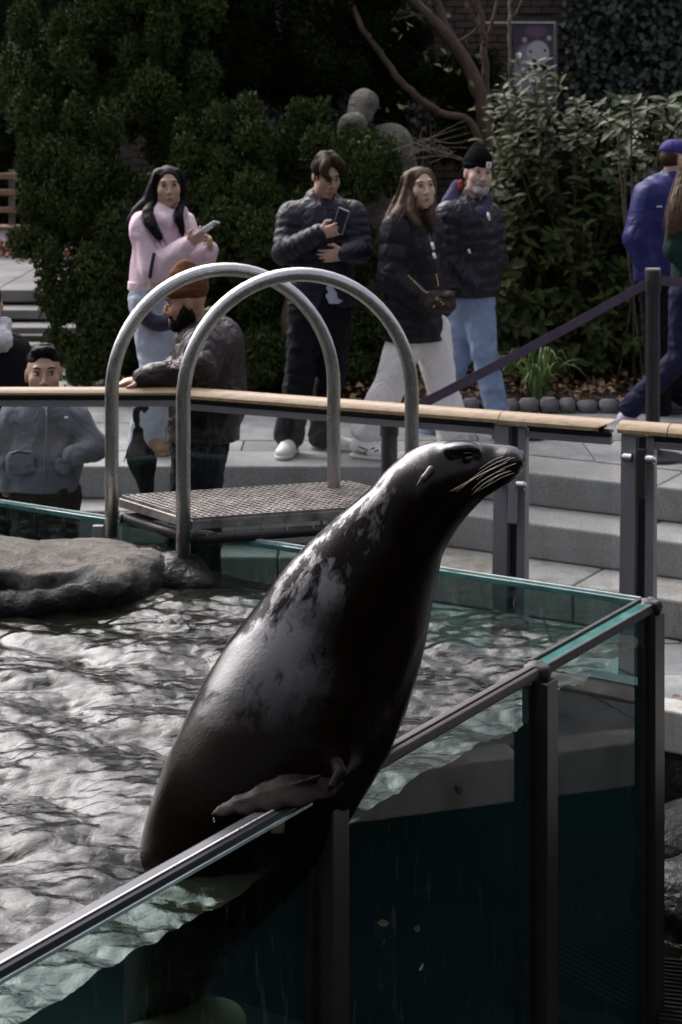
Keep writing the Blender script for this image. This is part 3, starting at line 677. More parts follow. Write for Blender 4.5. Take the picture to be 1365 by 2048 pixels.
S.ell(W(90, 1188, 6.98), (.30, .13, .085), frame((1, 0, .1), (-.1, 0, 1)), .02).ell(W(-30, 1205, 6.92), (.25, .12, .08), None, .02).ell(W(190, 1180, 7.02), (.16, .12, .10), None, .02)
for a, b, r0, r1 in (((-60, 1172, 6.90), (60, 1160, 6.90), .026, .024), ((60, 1160, 6.90), (150, 1150, 6.92), .024, .020), ((150, 1150, 6.92), (200, 1118, 7.02), .020, .014), ((200, 1118, 7.02), (205, 1090, 7.15), .014, .008), ((262, 1150, 6.97), (290, 1108, 7.08), .022, .014), ((300, 1130, 7.05), (330, 1110, 7.1), .02, .02)): S.cone(W(*a), W(*b), r0 * 1.7, r1 * 1.7, .015, None, None, True)
S.wr = (.012, 15, 1.4); o = obj('boulder', S.mesh('boulder', 0), M['boulder']); tag(o, 'long pale topped boulder in the pool at the left edge', 'rock', 'rocks in the pool', 'thing')
S = SDF(.01); S.ell(W(352, 1150, 7.27), (.13, .13, .09), None, .04).ell(W(395, 1166, 7.2), (.07, .08, .05), None, .04); S.ell(W(300, 1135, 7.42), (.15, .12, .09), None, .05); S.wr = (.008, 16)
o = obj('boulder', S.mesh('boulder', 1), M['wetrock']); tag(o, 'small black wet rock holding the foot of the nearer steel arch', 'rock', 'rocks in the pool', 'thing')
S = SDF(.015); b0 = W(405, 2010, 4.7); S.ell(b0 + V(-.09, .18, -.22), (.22, .14, .10), frame((1, 0, .6), (-.6, 0, 1)), .05).ell(b0 + V(-.24, .16, -.30), (.2, .14, .14), None, .08); S.wr = (.01, 7)
o = obj('boulder', S.mesh('boulder', 1), simple('olive_rock', (.10, .08, .035), .7, var=.4, vs=5)); tag(o, 'smooth olive boulder under water behind the glass', 'rock', 'rocks in the pool', 'thing')
for k, (x, y, d, sx) in enumerate([(1335, 1690, 7.1, .18), (1372, 1800, 6.75, .2)]):
    S = SDF(.014); c = W(x, y, d); S.ell(c, (sx, .2, .13), frame((1, 0, .2 - .3 * k), (0, 0, 1)), .04).ell(c + V(.12, .06, .05), (.13, .14, .1), None, .05); S.wr = (.012, 12)
    o = obj('boulder', S.mesh('boulder', 1), M['wetrock']); tag(o, ['wet dark rock under the curb in the moat', 'wet dark rock nearest the drain grate in the moat'][k], 'rock', 'rocks in the moat', 'thing')

# ------------------------------------------------------------------ bridge platform with two steel arches
pl = thing('arch_platform', 'small steel grating bridge over the pool wall with two arched tube handrails', 'platform', W(225, 1070, 7.6))
def arch(l_top, l_bot, r_bot, apex_z, label):
    a, c = Vector(l_bot), Vector(r_bot); span = (V(c.x, c.y, 0) - V(a.x, a.y, 0)); h = span.length / 2; u = span.normalized(); rz = h * 1.06; zt = apex_z - rz; m = V((a.x + c.x) / 2, (a.y + c.y) / 2, zt)
    pts = [a, V(a.x, a.y, a.z * .5 + zt * .5)]
    for k in range(33):
        th = PI - PI * k / 32; pts.append(m + u * math.cos(th) * h + V(0, 0, math.sin(th) * rz))
    pts += [V(c.x, c.y, c.z * .5 + zt * .5), c]; mb = MB(); mb.tube(pts, .0285, 20); return obj('handrail', mb.mesh('handrail'), M['steel'], pl, label)
L1 = W(224, 1072, 7.62); N1 = W(367, 1141, 7.25)
arch(None, L1, V(W(668, 1000, 7.85).x, 7.85, -.1), 2.06 - (539 - 200) * 7.73 / FPX, 'arched tube farther from the camera')
arch(None, N1, V(W(824, 1000, 7.42).x, 7.42, -.1), 2.06 - (549 - 200) * 7.33 / FPX, 'arched tube nearer the camera')
mb = MB(); mb.tube([N1 - V(0, 0, .012), N1 + V(0, 0, .012)], .042, 18); obj('foot_flange', mb.mesh('foot_flange'), M['bronze'], pl)
PLZ = .405; A0 = W(245, 992, 7.68); A0.z = PLZ; B0 = W(388, 1043, 7.27); B0.z = PLZ
eu = (B0 - A0); lu = eu.length; eu.normalize(); ev = V(-eu.y, eu.x, 0).normalized(); ev = ev if ev.x > 0 else -ev; ev = nrm((.955, .295, 0)); LV = .98
def fr(i, j): return A0 + eu * i + ev * j
mb = MB(); n1 = 17
for k in range(n1): mb.bar(fr(lu * k / (n1 - 1), 0), fr(lu * k / (n1 - 1), LV), .006, .03)
for k in range(34): mb.bar(fr(0, LV * k / 33) + V(0, 0, .006), fr(lu, LV * k / 33) + V(0, 0, .006), .007, .018)
obj('grating', mb.mesh('grating', False), M['grating'], pl, 'open steel grating bars', smooth=False, kind='stuff')
dn = V(0, 0, -.015)
for nme, p, q in (('edge_bar', fr(0, -.01), fr(lu, -.01)), ('edge_bar', fr(lu, -.01), fr(lu, LV)), ('edge_bar', fr(0, -.01), fr(0, LV)), ('edge_bar', fr(0, LV + .008), fr(lu, LV + .008))):
    mb = MB(); mb.bar(p + dn, q + dn, .012, .036); obj(nme, mb.mesh(nme), M['grating'], pl, smooth=False, bevel=.003)
for p, q in ((fr(lu - .015, -.02), fr(lu - .015, LV)), (fr(.02, -.02), fr(.02, LV)), (fr(0, .0), fr(lu, .0))):
    mb = MB(); mb.tube([p - V(0, 0, .075), q - V(0, 0, .075)], .022, 12); obj('support_tube', mb.mesh('support_tube'), M['bronze'], pl)
for k in range(9):
    p = fr(lu + .001, LV * (k + .5) / 9) + V(0, 0, -.05); mb = MB(); mb.box(p, (.006, .006, .022)); obj('hanger', mb.mesh('hanger'), M['steel'], pl, smooth=False)
# ------------------------------------------------------------------ people
def skinmat(name, c):
    t = NT(name); co = t.coord(); n = t.noise(co, 22, 4); b = t.n('ShaderNodeBsdfPrincipled')
    t.l(t.ramp(n, [(.3, tuple(x * .84 for x in c)), (.7, c)]), b.inputs['Base Color']); b.inputs['Roughness'].default_value = .48
    b.inputs['Subsurface Weight'].default_value = .08; b.inputs['Subsurface Radius'].default_value = (.02, .008, .004); b.inputs['Subsurface Scale'].default_value = .3
    t.l(b.outputs[0], t.out.inputs[0]); return t.m
def cloth(name, c, rough=.85, var=.22, weave=260, ws=.25, folds=.35, fscale=14, sheen=.0, spec=.3, c2=None):
    t = NT(name); co = t.coord(); n = t.noise(co, 9, 5, .6); w = t.noise(co, weave, 3, .7); fo = t.math('ABSOLUTE', t.math('SUBTRACT', t.noise(t.coord((1, 1, .6)), fscale * .55, 3, .5, 1.0), .5))
    lo = c2 if c2 else tuple(x * (1 - var) for x in c)
    col = t.ramp(n, [(.3, lo), (.68, c)]); col = t.mix(.35, col, t.ramp(w, [(.3, .6), (.7, 1.15)]), 'MULTIPLY')
    b1 = t.bump(fo, min(1, folds * 1.6), .05); t.bsdf(col, rough, 0, spec * .45, t.bump(w, ws, .002, b1), 0, sheen); return t.m
def hairmat(name, c):
    t = NT(name); n = t.noise(t.coord((1, 1, .10)), 170, 3, .7); col = t.ramp(n, [(.3, tuple(x * .45 for x in c)), (.7, tuple(min(1, x * 1.35) for x in c))])
    t.bsdf(col, .55, 0, .10, t.bump(n, .6, .003)); return t.m
SK = {'light': skinmat('skin_light', (.50, .335, .255)), 'tan': skinmat('skin_tan', (.43, .27, .19)), 'olive': skinmat('skin_olive', (.40, .245, .165)), 'brown': skinmat('skin_brown', (.34, .19, .115)), 'pink': skinmat('skin_ruddy', (.46, .29, .225))}
M['sclera'] = simple('eye_white', (.36, .34, .32), .25, var=.05); M['iris'] = simple('dark_iris', (.018, .011, .008), .15, var=.2)
M['lip'] = simple('lip', (.30, .125, .11), .42, var=.15); M['lash'] = simple('lash_line', (.012, .009, .008), .6)

class Person: pass
def head_frame(yaw, pitch, roll=0):
    y, p = R(yaw), R(pitch); f = V(math.sin(y) * math.cos(p), -math.cos(y) * math.cos(p), math.sin(p)); r = V(0, 0, 1).cross(f).normalized(); u = f.cross(r).normalized()
    if roll: q = Quaternion(f, R(roll)); r = q @ r; u = q @ u
    return f, r, u
def make_person(label, D, J, head, skin, hs=1.0, fem=False, body_r=1.0, vox=.007, hands=(), eye_look=(0, 0), lips=True, brow=(.02, .013, .01), brow_w=1.0, ears=True, feet_z=0.0, group='visitors standing round the pool'):
    p = Person(); p.D = D; p.hs = hs; p.J = {k: W(v[0], v[1], D + (v[2] if len(v) > 2 else 0)) for k, v in J.items()}; j = p.J; b = body_r
    side = (j['sr'] - j['sl']).normalized(); up = V(0, 0, 1); n = side.cross(up).normalized(); p.side, p.n = side, n     # n points to the front (towards the camera side)
    if head.get('flip'): n = -n; p.n = n
    a = (j['kl'] + j['kr']) / 2
    p.root = thing('person', label, 'person', (j['pel'].x, j['pel'].y, feet_z), group)
    S = SDF(vox); fl = (n, .66)
    S.cone(j['ch'], j['wa'], .145 * b, .118 * b, .05, fl).cone(j['wa'], j['pel'], .118 * b, .15 * b, .05, fl)
    S.cone(j['sl'], j['sr'], .058 * b, .058 * b, .06)
    for s in 'lr':
        S.cone(j['s' + s], j['e' + s], .050 * b, .038 * b, .03).cone(j['e' + s], j['w' + s], .038 * b, .026 * b, .02)
        S.cone(j['h' + s], j['k' + s], .078 * b, .054 * b, .04).cone(j['k' + s], j['a' + s], .054 * b, .034 * b, .03)
    # head
    hc = W(head['c'][0], head['c'][1], D + head.get('dy', 0)); f, r, u = head_frame(head['yaw'], head.get('pitch', 0), head.get('roll', 0)); k = hs
    p.hc, p.f, p.r, p.u = hc, f, r, u; rot = Matrix((r, f, u)).transposed()
    def H(x, y, z): return hc + (r * x + f * y + u * z) * k
    p.H = H; p.hrot = rot; jw = .92 if fem else 1.0
    S.cone(j['ne'], H(0, -.02, -.055), (.052 if fem else .06) * b, (.047 if fem else .054), .03)
    S.ell(H(0, -.012, .028), (.074 * k, .092 * k, .090 * k), rot, .02)
    S.ell(H(0, .028, -.038), (.062 * jw * k, .062 * k, .078 * k), rot, .03)
    S.ell(H(0, .060, -.100), (.022 * jw * k, .020 * k, .017 * k), rot, .025)
    for sx in (-1, 1):
        S.ell(H(.040 * sx, .056, -.022), (.022 * k, .020 * k, .022 * k), rot, .03)
        S.ell(H(.049 * sx * jw, .022, -.075), (.016 * k, .025 * k, .022 * k), rot, .03)
        S.ell(H(.031 * sx, .098, .012), (.017 * k, .014 * k, .010 * k), rot, .014, True)
        if ears:
            S.ell(H(.076 * sx, -.012, -.004), (.008 * k, .020 * k, .032 * k), rot, .008)
    S.cone(H(-.036, .074, .034), H(.036, .074, .034), .010 * k, .010 * k, .022)
    S.cone(H(0, .086, .018), H(0, .108, -.026), .0065 * k, .0115 * k, .010); S.ell(H(.012, .096, -.031), (.008 * k, .010 * k, .007 * k), rot, .008); S.ell(H(-.012, .096, -.031), (.008 * k, .010 * k, .007 * k), rot, .008)
    S.ell(H(0, .084, -.062), (.024 * k, .012 * k, .014 * k), rot, .012)
    for (w, d, pn, sd, curl, th, sc) in hands: hand(S, w, d, pn, sd, curl, th, sc)
    p.body = obj('body', S.mesh('body', 1), SK[skin], p.root)
    # eyes, brows, mouth
    for sx in (-1, 1):
        c = H(.031 * sx, .0775, .013); mb = MB(); mb.ell(c, (.0145 * k, .0105 * k, .0062 * k), rot, 12, 8); obj('eye', mb.mesh('eye'), M['sclera'], p.root)
        mb = MB(); mb.ell(c + (f * .0085 + r * eye_look[0] + u * eye_look[1]) * k, (.0068 * k, .0035 * k, .0062 * k), rot, 10, 6); obj('iris', mb.mesh('iris'), M['iris'], p.root)
        mb = MB(); mb.tube([H(.045 * sx, .071, .0145), H(.039 * sx, .083, .0205), H(.030 * sx, .0875, .0222), H(.020 * sx, .083, .0165)], [.0012 * k, .0026 * k, .0026 * k, .0012 * k], 6); obj('eyelid', mb.mesh('eyelid'), M['lash'], p.root)
        mb = MB(); bw = brow_w * k; mb.tube([H(.052 * sx, .068, .034), H(.040 * sx, .084, .0405), H(.028 * sx, .0885, .0395), H(.016 * sx, .087, .035)], [.0014 * bw, .0032 * bw, .0038 * bw, .0026 * bw], 6); obj('eyebrow', mb.mesh('eyebrow'), head['browm'], p.root)
    if lips:
        mb = MB(); mw = head.get('mw', .023); sm = head.get('smile', .0)
        mb.tube([H(-mw, .086, -.0615 + sm), H(-mw * .5, .0955, -.0595 + sm * .3), H(0, .0965, -.0605), H(mw * .5, .0955, -.0595 + sm * .3), H(mw, .086, -.0615 + sm)], [.0014 * k, .0038 * k, .0036 * k, .0038 * k, .0014 * k], 7)
        mb.tube([H(-mw * .8, .0865, -.0665 + sm * .6), H(-mw * .4, .0945, -.0695), H(0, .096, -.071), H(mw * .4, .0945, -.0695), H(mw * .8, .0865, -.0665 + sm * .6)], [.0014 * k, .0042 * k, .0050 * k, .0042 * k, .0014 * k], 7)
        obj('lips', mb.mesh('lips'), M['lip'], p.root)
        mb = MB(); mb.tube([H(-mw * .95, .0885, -.0645 + sm), H(0, .1005, -.0655), H(mw * .95, .0885, -.0645 + sm)], .0011 * k, 5); obj('mouth_line', mb.mesh('mouth_line'), M['lash'], p.root)
    return p
def hand(S, wrist, d, pn, sd, curl=(25, 30, 25), thumb=.5, sc=1.0):
    """palm, four unequal bent fingers and a thumb; d towards the fingertips, pn out of the palm, sd towards the thumb"""
    w = Vector(wrist); d = nrm(d); pn = Vector(pn); pn = (pn - d * pn.dot(d)).normalized(); sd0 = Vector(sd); s = d.cross(pn); s = s if s.dot(sd0) > 0 else -s
    kf = .005
    S.cone(w, w + d * .03 * sc, .026 * sc, .032 * sc, .015, (pn, .6)).cone(w + d * .03 * sc, w + d * .078 * sc, .036 * sc, .038 * sc, .012, (pn, .42))
    for i, (L, o) in enumerate(((.070, .029), (.078, .0098), (.073, -.0098), (.058, -.028))):
        p = w + (d * (.088 - .004 * abs(i - 1.2)) + s * o) * sc; ang = 0; rr = (.0088, .0090, .0086, .0076)[i] * sc
        for q, (fr_, cu) in enumerate(zip((.45, .31, .26), curl)):
            ang += R(cu + i * 3); dd = d * math.cos(ang) + pn * math.sin(ang); dd = nrm(dd + s * .05 * (1.5 - i)); e = p + dd * L * fr_ * sc
            S.cone(p, e, rr * (1 - .1 * q), rr * (.9 - .1 * q), kf); p = e
    p = w + (d * .026 + s * .030) * sc; d1 = nrm(d * .72 + s * .62 + pn * (.15 + .4 * thumb)); e = p + d1 * .042 * sc; S.cone(p, e, .0135 * sc, .0105 * sc, .01)
    d2 = nrm(d * .9 + s * (.15 - .25 * thumb) + pn * (.1 + .5 * thumb)); S.cone(e, e + d2 * .030 * sc, .0102 * sc, .008 * sc, kf)
def jacket(p, mat, name='jacket', r=(.185, .165, .175), hem=None, arm=(.082, .064, .048), ripple=None, aripple=None, flat=.72, wr=(.005, 22), vox=.0085, collar=None, label=None, long=False, cuff=1.0, extra=None, yoke=.078):
    j = p.J; S = SDF(vox); fl = (p.n, flat); hem = hem if hem is not None else j['pel']
    S.cone(j['ch'] + V(0, 0, .02), j['wa'], r[0], r[1], .05, fl, ripple).cone(j['wa'], hem - V(0, 0, .05), r[1], r[2], .03, fl, ripple)
    S.cone(j['sl'] - V(0, 0, .015), j['sr'] - V(0, 0, .015), yoke, yoke, .07)
    for s in 'lr':
        e, w = j['e' + s], j['w' + s]; w2 = e + (w - e) * cuff
        S.cone(j['s' + s], e, arm[0], arm[1], .03, None, aripple).cone(e, w2, arm[1], arm[2], .02, None, aripple)
        dc = (w2 - e).normalized(); 
    if collar: S.cone(j['ne'] - V(0, 0, .03), j['ne'] + V(0, 0, collar[1]) + (p.u * 0), collar[0] * 1.1, collar[0], .03)
    if extra: extra(S)
    S.cut(V(hem.x, hem.y, hem.z), (0, 0, -1)); S.wr = (wr[0] * 1.5, wr[1] * .8, .75)
    # the wrist keeps the sleeve's rounded end; the neck hole is cut by the head
    if collar: S.cone(p.H(0, .01, -.08), j['ne'] + V(0, 0, .02) + p.f * .02, collar[0] * .78, collar[0] * .55, .01, None, None, True)
    return obj(name, S.mesh(name, 1), mat, p.root, label)
def trousers(p, mat, name='jeans', hip=.165, th=(.098, .075, .062), flare=None, wr=(.006, 20), vox=.0095, hemz=None, lift=0.0, label=None):
    j = p.J; S = SDF(vox); S.cone(j['pel'] + V(0, 0, .05), j['pel'] - V(0, 0, .04), hip, hip, .05, (p.n, .72))
    for s in 'lr':
        h, k, a = j['h' + s], j['k' + s], j['a' + s]; S.cone(h, k, th[0], th[1], .035).cone(k, a, th[1], th[2], .02)
        d = (a - k).normalized(); S.cone(a - d * .03, a + d * .035, th[2], th[2] * 1.06, .01)
    S.wr = (wr[0] * 2.0, wr[1] * .9, 1.6)
    return obj(name, S.mesh(name, 1), mat, p.root, label)
def shoe(p, ankle, toe, mat, sole, name='shoe', L=.27, lift=0.0, label=None, z0=0.0, pitch=0.0):
    a = Vector(ankle); d = V(toe[0], toe[1], 0).normalized(); s = d.cross(V(0, 0, 1)); z = z0
    o = V(a.x, a.y, z) - d * .06
    def Q(x, y, h): 
        q = d * x * math.cos(R(pitch)) - V(0, 0, 1) * x * math.sin(R(pitch)); return o + q + s * y + V(0, 0, h)
    S = SDF(.006); rot = Matrix((d, s, V(0, 0, 1))).transposed()
    S.cone(Q(.02, 0, .055), Q(.12, 0, .055), .042, .046, .02, (s, .9)).cone(Q(.12, 0, .05), Q(L - .06, 0, .036), .044, .03, .03).ell(Q(L - .085, 0, .035), (.075, .047, .032), rot, .03).ell(Q(.045, 0, .085), (.052, .042, .05), rot, .03)
    S.cut(Q(0, 0, .018), (0, 0, -1)); sh = obj(name, S.mesh(name, 1), mat, p.root, label)
    S = SDF(.006); S.ell(Q(.03, 0, .016), (.055, .043, .03), rot, .02).ell(Q(L - .09, 0, .016), (.09, .052, .03), rot, .03).cone(Q(.03, 0, .016), Q(L - .09, 0, .016), .038, .044, .02)
    S.cut(Q(0, 0, .026), (0, 0, 1)).cut(Q(0, 0, 0), (0, 0, -1)); obj('sole', S.mesh('sole', 1), sole, sh)
    for k in range(3):
        mb = MB(); mb.tube([Q(.115 + k * .022, -.024, .088 - k * .009), Q(.118 + k * .022, 0, .097 - k * .010), Q(.115 + k * .022, .024, .088 - k * .009)], .0035, 5); obj('lace', mb.mesh('lace'), sole, sh)
    return sh, Q
def hair_cap(p, mat, front=.052, side=.0, back=-.06, r=(.082, .100, .098), locks=(), strands=60, lr=.006, wr=(.004, 40), seed=1, extra=None, vox=.006, sides=True, spread=.022, cap_c=(0, -.018, .032), name='hair'):
    H = p.H; k = p.hs; S = SDF(vox); S.ell(H(*cap_c), tuple(x * k for x in r), p.hrot, .02)
    S.ell(H(0, .092, -.012), (.063 * k, .080 * k, .098 * k), p.hrot, .010, True)         # face opening
    if extra: extra(S)
    for path in locks:
        pts = smooth_path([q if isinstance(q, Vector) else H(*q) for q, _ in path], 4); rs = np.interp(np.linspace(0, len(path) - 1, len(pts)), range(len(path)), [x for _, x in path])
        for i in range(len(pts) - 1): S.cone(pts[i], pts[i + 1], rs[i] * (.85 if strands else 1), rs[i + 1] * (.62 if strands else 1), .02)
    S.wr = wr; base = obj(name, S.mesh(name, 1), mat, p.root)
    if strands and locks:
        rr = random.Random(seed); mb = MB()
        for _ in range(strands):
            path = rr.choice(locks); off = [rr.gauss(0, 1), rr.gauss(0, 1), rr.gauss(0, .5)]; ph = rr.uniform(0, 6)
            pts = []
            for i, (q, rad) in enumerate(path):
                q = q if isinstance(q, Vector) else H(*q); m = rad * (.75 + .25 * i / len(path)); pts.append(q + V(off[0] * m * .62 + math.sin(ph + i) * .006, off[1] * m * .62, off[2] * m * .4))
            pts[-1] = pts[-1] + V(rr.uniform(-.02, .02), rr.uniform(-.01, .01), rr.uniform(-.05, .03))
            sp_ = smooth_path(pts, 4); n_ = len(sp_); mb.tube(sp_, [lr * (1 - .8 * i / n_) for i in range(n_)], 5)
        obj('hair_strands', mb.mesh('hair_strands', False), mat, base, kind='stuff')
    return base
BR = {'black': hairmat('black_hair', (.006, .0045, .0045)), 'brown': hairmat('brown_hair', (.036, .022, .014)), 'lightbrown': hairmat('light_brown_hair', (.075, .046, .029)), 'grey': hairmat('grey_beard', (.34, .31, .29))}
M['white_rubber'] = simple('white_rubber', (.62, .61, .58), .55, var=.15); M['white_leather'] = simple('white_leather', (.66, .65, .62), .5, var=.12, vs=20, bs=.1)
M['dark_shoe'] = simple('dark_shoe', (.03, .028, .03), .6); M['tan_suede'] = simple('tan_suede', (.23, .14, .07), .85, var=.3)
M['gold'] = simple('gold_chain', (.55, .40, .16), .3, .9, var=.2); M['black_glass'] = simple('phone_screen', (.02, .025, .035), .08, spec=.7); M['white_case'] = simple('white_phone_case', (.68, .68, .70), .35, var=.08)
def phone(c, up, out, label, case, w=.072, h=.148):
    up, out = nrm(up), Vector(out); out = (out - up * out.dot(up)).normalized(); rot = frame(up, out); t_ = thing('phone', label, 'phone', c)
    mb = MB(); mb.box(c, (h, w, .010), rot); obj('phone_case', mb.mesh('phone_case'), case, t_, smooth=False, bevel=.004)
    mb = MB(); mb.box(Vector(c) + out * .0055, (h - .012, w - .010, .002), rot); obj('screen', mb.mesh('screen'), M['black_glass'], t_, smooth=False)
    mb = MB(); mb.box(Vector(c) - out * .0065 + up * .05 + rot @ V(0, .015, 0), (.03, .03, .004), rot); obj('camera_bump', mb.mesh('camera_bump'), M['black_glass'], t_, smooth=False, bevel=.002)
    return t_

# --- woman in the pink hoodie
M['pink'] = cloth('pink_fleece', (.70, .54, .60), .92, .12, 220, .25, .35, 12); M['lightjeans'] = cloth('pale_denim', (.42, .455, .53), .85, .2, 330, .25, .35, 16)
D1 = 10.8
w1, w2 = W(380, 486, D1 - .24), W(421, 500, D1 - .17); ph1 = W(414, 457, D1 - .30)
p = make_person('young woman in a pink hoodie holding a phone, long black hair', D1,
    dict(ne=(334, 424), sl=(288, 452, -.07), sr=(362, 448, .09), ch=(320, 472), wa=(314, 540), pel=(306, 590), el=(310, 538, -.14), wl=(380, 486, -.24), er=(398, 535, -.02), wr=(421, 500, -.17), hl=(292, 602, -.06), hr=(322, 602, .06), kl=(308, 740, -.08), kr=(332, 742, .05), al=(290, 866, -.02), ar=(318, 868, .06)),
    dict(c=(337, 374), yaw=9, pitch=-1, roll=2, browm=BR['black']), 'tan', hs=.98, fem=True, body_r=.92, vox=.006,
    hands=[(w1, ph1 - w1 + V(.0, -.02, -.02), (.35, .4, .6), (0, -.3, 1), (28, 38, 30), .9, .92), (w2, ph1 - w2 + V(.02, 0, .0), (-.4, -.5, .4), (-.2, -.3, 1), (35, 42, 30), .8, .92)], eye_look=(.001, 0))
def hood(S):
    S.cone(p.J['ne'] + V(-.10, .05, -.02), p.J['ne'] + V(.02, .10, .02), .055, .05, .04).cone(p.J['ne'] + V(-.085, -.05, .0), p.J['ne'] + V(.0, -.10, -.045), .035, .03, .03).cone(p.J['ne'] + V(.085, -.0, .0), p.J['ne'] + V(.012, -.10, -.05), .034, .028, .03)
jacket(p, M['pink'], 'hoodie', r=(.155, .148, .150), hem=W(306, 576, D1), arm=(.082, .072, .05), wr=(.011, 15, 1), collar=(.068, .015), extra=hood, cuff=.93, flat=.8, yoke=.062)
trousers(p, M['lightjeans'], hip=.142, th=(.095, .078, .084), wr=(.005, 18))
for s, tz in (('l', .0), ('r', .02)): shoe(p, p.J['a' + s], (.8, -.5), M['tan_suede'], M['tan_suede'], L=.24)
J = p.H
hair_cap(p, BR['black'], locks=[
    [((-.05, .010, .09), .03), ((-.080, .000, .02), .026), ((-.082, -.005, -.08), .028), (W(296, 428, D1 - .1), .042), (W(306, 455, D1 - .17), .032), (W(322, 478, D1 - .18), .012)],
    [((.055, .005, .085), .026), ((.080, .0, .01), .020), ((.076, .0, -.09), .020), (W(358, 430, D1 - .1), .026), (W(362, 452, D1 - .11), .020), (W(366, 468, D1 - .11), .008)],
    [((-.06, -.03, .08), .035), ((-.088, -.02, 0), .035), (W(300, 400, D1), .045), (W(276, 425, D1 - .02), .042), (W(262, 445, D1 - .03), .028), (W(254, 460, D1 - .03), .010)],
    [((0, -.08, .05), .05), ((-.02, -.10, -.05), .06), (W(318, 425, D1 + .1), .06), (W(300, 450, D1 + .1), .05)]], strands=170, lr=.004, r=(.081, .102, .096), wr=(.004, 40))
for s in 'lr':
    e_, q_ = p.J['e' + s], p.J['w' + s]; d_ = (q_ - e_).normalized(); S = SDF(.006); S.cone(e_ + (q_ - e_) * .86, e_ + (q_ - e_) * .97, .046, .041, .01); S.cut(q_ - d_ * .004, d_); S.wr = (.002, 60); obj('cuff', S.mesh('cuff'), M['pink'], p.root)
S = SDF(.008); hz_ = W(306, 576, D1); S.cone(V(hz_.x, hz_.y, hz_.z - .03), V(hz_.x, hz_.y, hz_.z + .03), .153, .153, .01, (p.n, .8)); S.cut((0, 0, hz_.z - .012), (0, 0, -1)).cut((0, 0, hz_.z + .045), (0, 0, 1)); S.wr = (.003, 40); obj('waistband', S.mesh('waistband'), M['pink'], p.root)
phone(ph1, (.82, -.25, .55), (-.45, .35, .75), 'phone in a white case held by the woman in the pink hoodie', M['white_case'])
b1 = thing('crossbody_bag', 'dark navy crescent bag on a strap at the hip of the pink hoodie', 'bag', W(318, 640, D1 - .22))
S = SDF(.006); c = W(316, 636, D1 - .20)
for k in range(9):
    a = R(-155 + 130 * k / 8); S.ell(c + V(math.cos(a) * .088 + .004 * k, 0, .05 + math.sin(a) * .085), (.036, .035, .040), None, .03)
S.wr = (.003, 30); obj('pouch', S.mesh('pouch'), cloth('navy_nylon', (.022, .020, .040), .5, .2, spec=.5), b1)
mb = MB(); mb.tube(smooth_path([W(309, 506, D1 - .22), W(304, 530, D1 - .235), W(300, 556, D1 - .225)], 4), .0105, 8); obj('strap', mb.mesh('strap'), cloth('black_webbing', (.02, .018, .03), .7), b1)
for k in range(5):
    q = W(300 - k * .3, 559 + k * 5, D1 - .22); mb = MB(); mb.ell(q, (.005, .004, .007)); obj('strap_link', mb.mesh('strap_link'), M['gold'], b1)
mb = MB(); mb.tube(smooth_path([W(299, 580, D1 - .22), W(292, 605, D1 - .23), W(293, 622, D1 - .22)], 4), .006, 8); obj('strap', mb.mesh('strap'), M['lash'], b1)

# --- man looking at his phone
D2 = 10.85; M['navypuff'] = cloth('navy_quilted_nylon', (.017, .015, .027), .48, .3, 300, .12, .45, 20, spec=.45); M['navytrouser'] = cloth('black_navy_twill', (.006, .0065, .010), .8, .3)
w1, w2 = W(642, 466, D2 - .28), W(690, 508, D2 - .25); ph2 = W(682, 442, D2 - .36)
p = make_person('young man in a navy quilted jacket with head bowed over his phone', D2,
    dict(ne=(646, 408, .02), sl=(584, 432, .0), sr=(706, 430, .02), ch=(647, 462), wa=(645, 540), pel=(643, 596), el=(570, 505, -.10), wl=(642, 466, -.28), er=(722, 500, -.06), wr=(690, 508, -.25), hl=(612, 612), hr=(672, 612, .03), kl=(603, 735, -.05), kr=(664, 735, .02), al=(581, 858, -.08), ar=(648, 858, .08)),
    dict(c=(653, 353), yaw=24, pitch=-20, browm=BR['brown'], mw=.021, dy=-.06), 'tan', hs=.98, body_r=1.0, vox=.006,
    hands=[(w1, ph2 - w1 + V(.0, -.02, -.045), (.2, .75, .2), (.3, -.2, 1), (12, 40, 35), .7, 1.0), (w2, (-1, -.05, -.12), (.0, .95, .1), (-.1, -.1, 1), (10, 14, 10), .2, 1.0)], eye_look=(.001, -.004), brow_w=1.2)
rip = (.012, .058)
def c2(S): S.cone(p.J['ne'] + V(-.06, .03, -.03), p.J['ne'] + V(-.055, 0, .045), .045, .04, .03).cone(p.J['ne'] + V(.055, .0, -.03), p.J['ne'] + V(.05, -.01, .03), .045, .035, .03); S.cone(W(655, 470, D2 - .17), W(658, 560, D2 - .175), .035, .055, .012, None, None, True).cone(W(658, 560, D2 - .175), W(664, 625, D2 - .17), .055, .085, .012, None, None, True)
jacket(p, M['navypuff'], 'quilted_jacket', r=(.205, .180, .185), hem=W(643, 612, D2), arm=(.088, .072, .052), ripple=rip, aripple=(.010, .052), collar=(.078, .03), wr=(.005, 24), extra=c2, cuff=.97)
S = SDF(.007)
S.cone(W(652, 470, D2 - .075), W(660, 600, D2 - .075), .06, .085, .02, (p.n, .55)); S.cut(W(660, 604, D2), (0, 0, -1)); S.wr = (.004, 40); obj('shirt', S.mesh('shirt'), cloth('pale_blue_shirt', (.42, .43, .55), .85, .12), p.root)
trousers(p, M['navytrouser'], 'trousers', hip=.168, th=(.105, .085, .082), wr=(.008, 18))
shoe(p, p.J['al'], (-.25, -1), M['white_leather'], M['white_rubber'], L=.28); shoe(p, p.J['ar'], (.95, -.42), M['white_leather'], M['white_rubber'], L=.28)
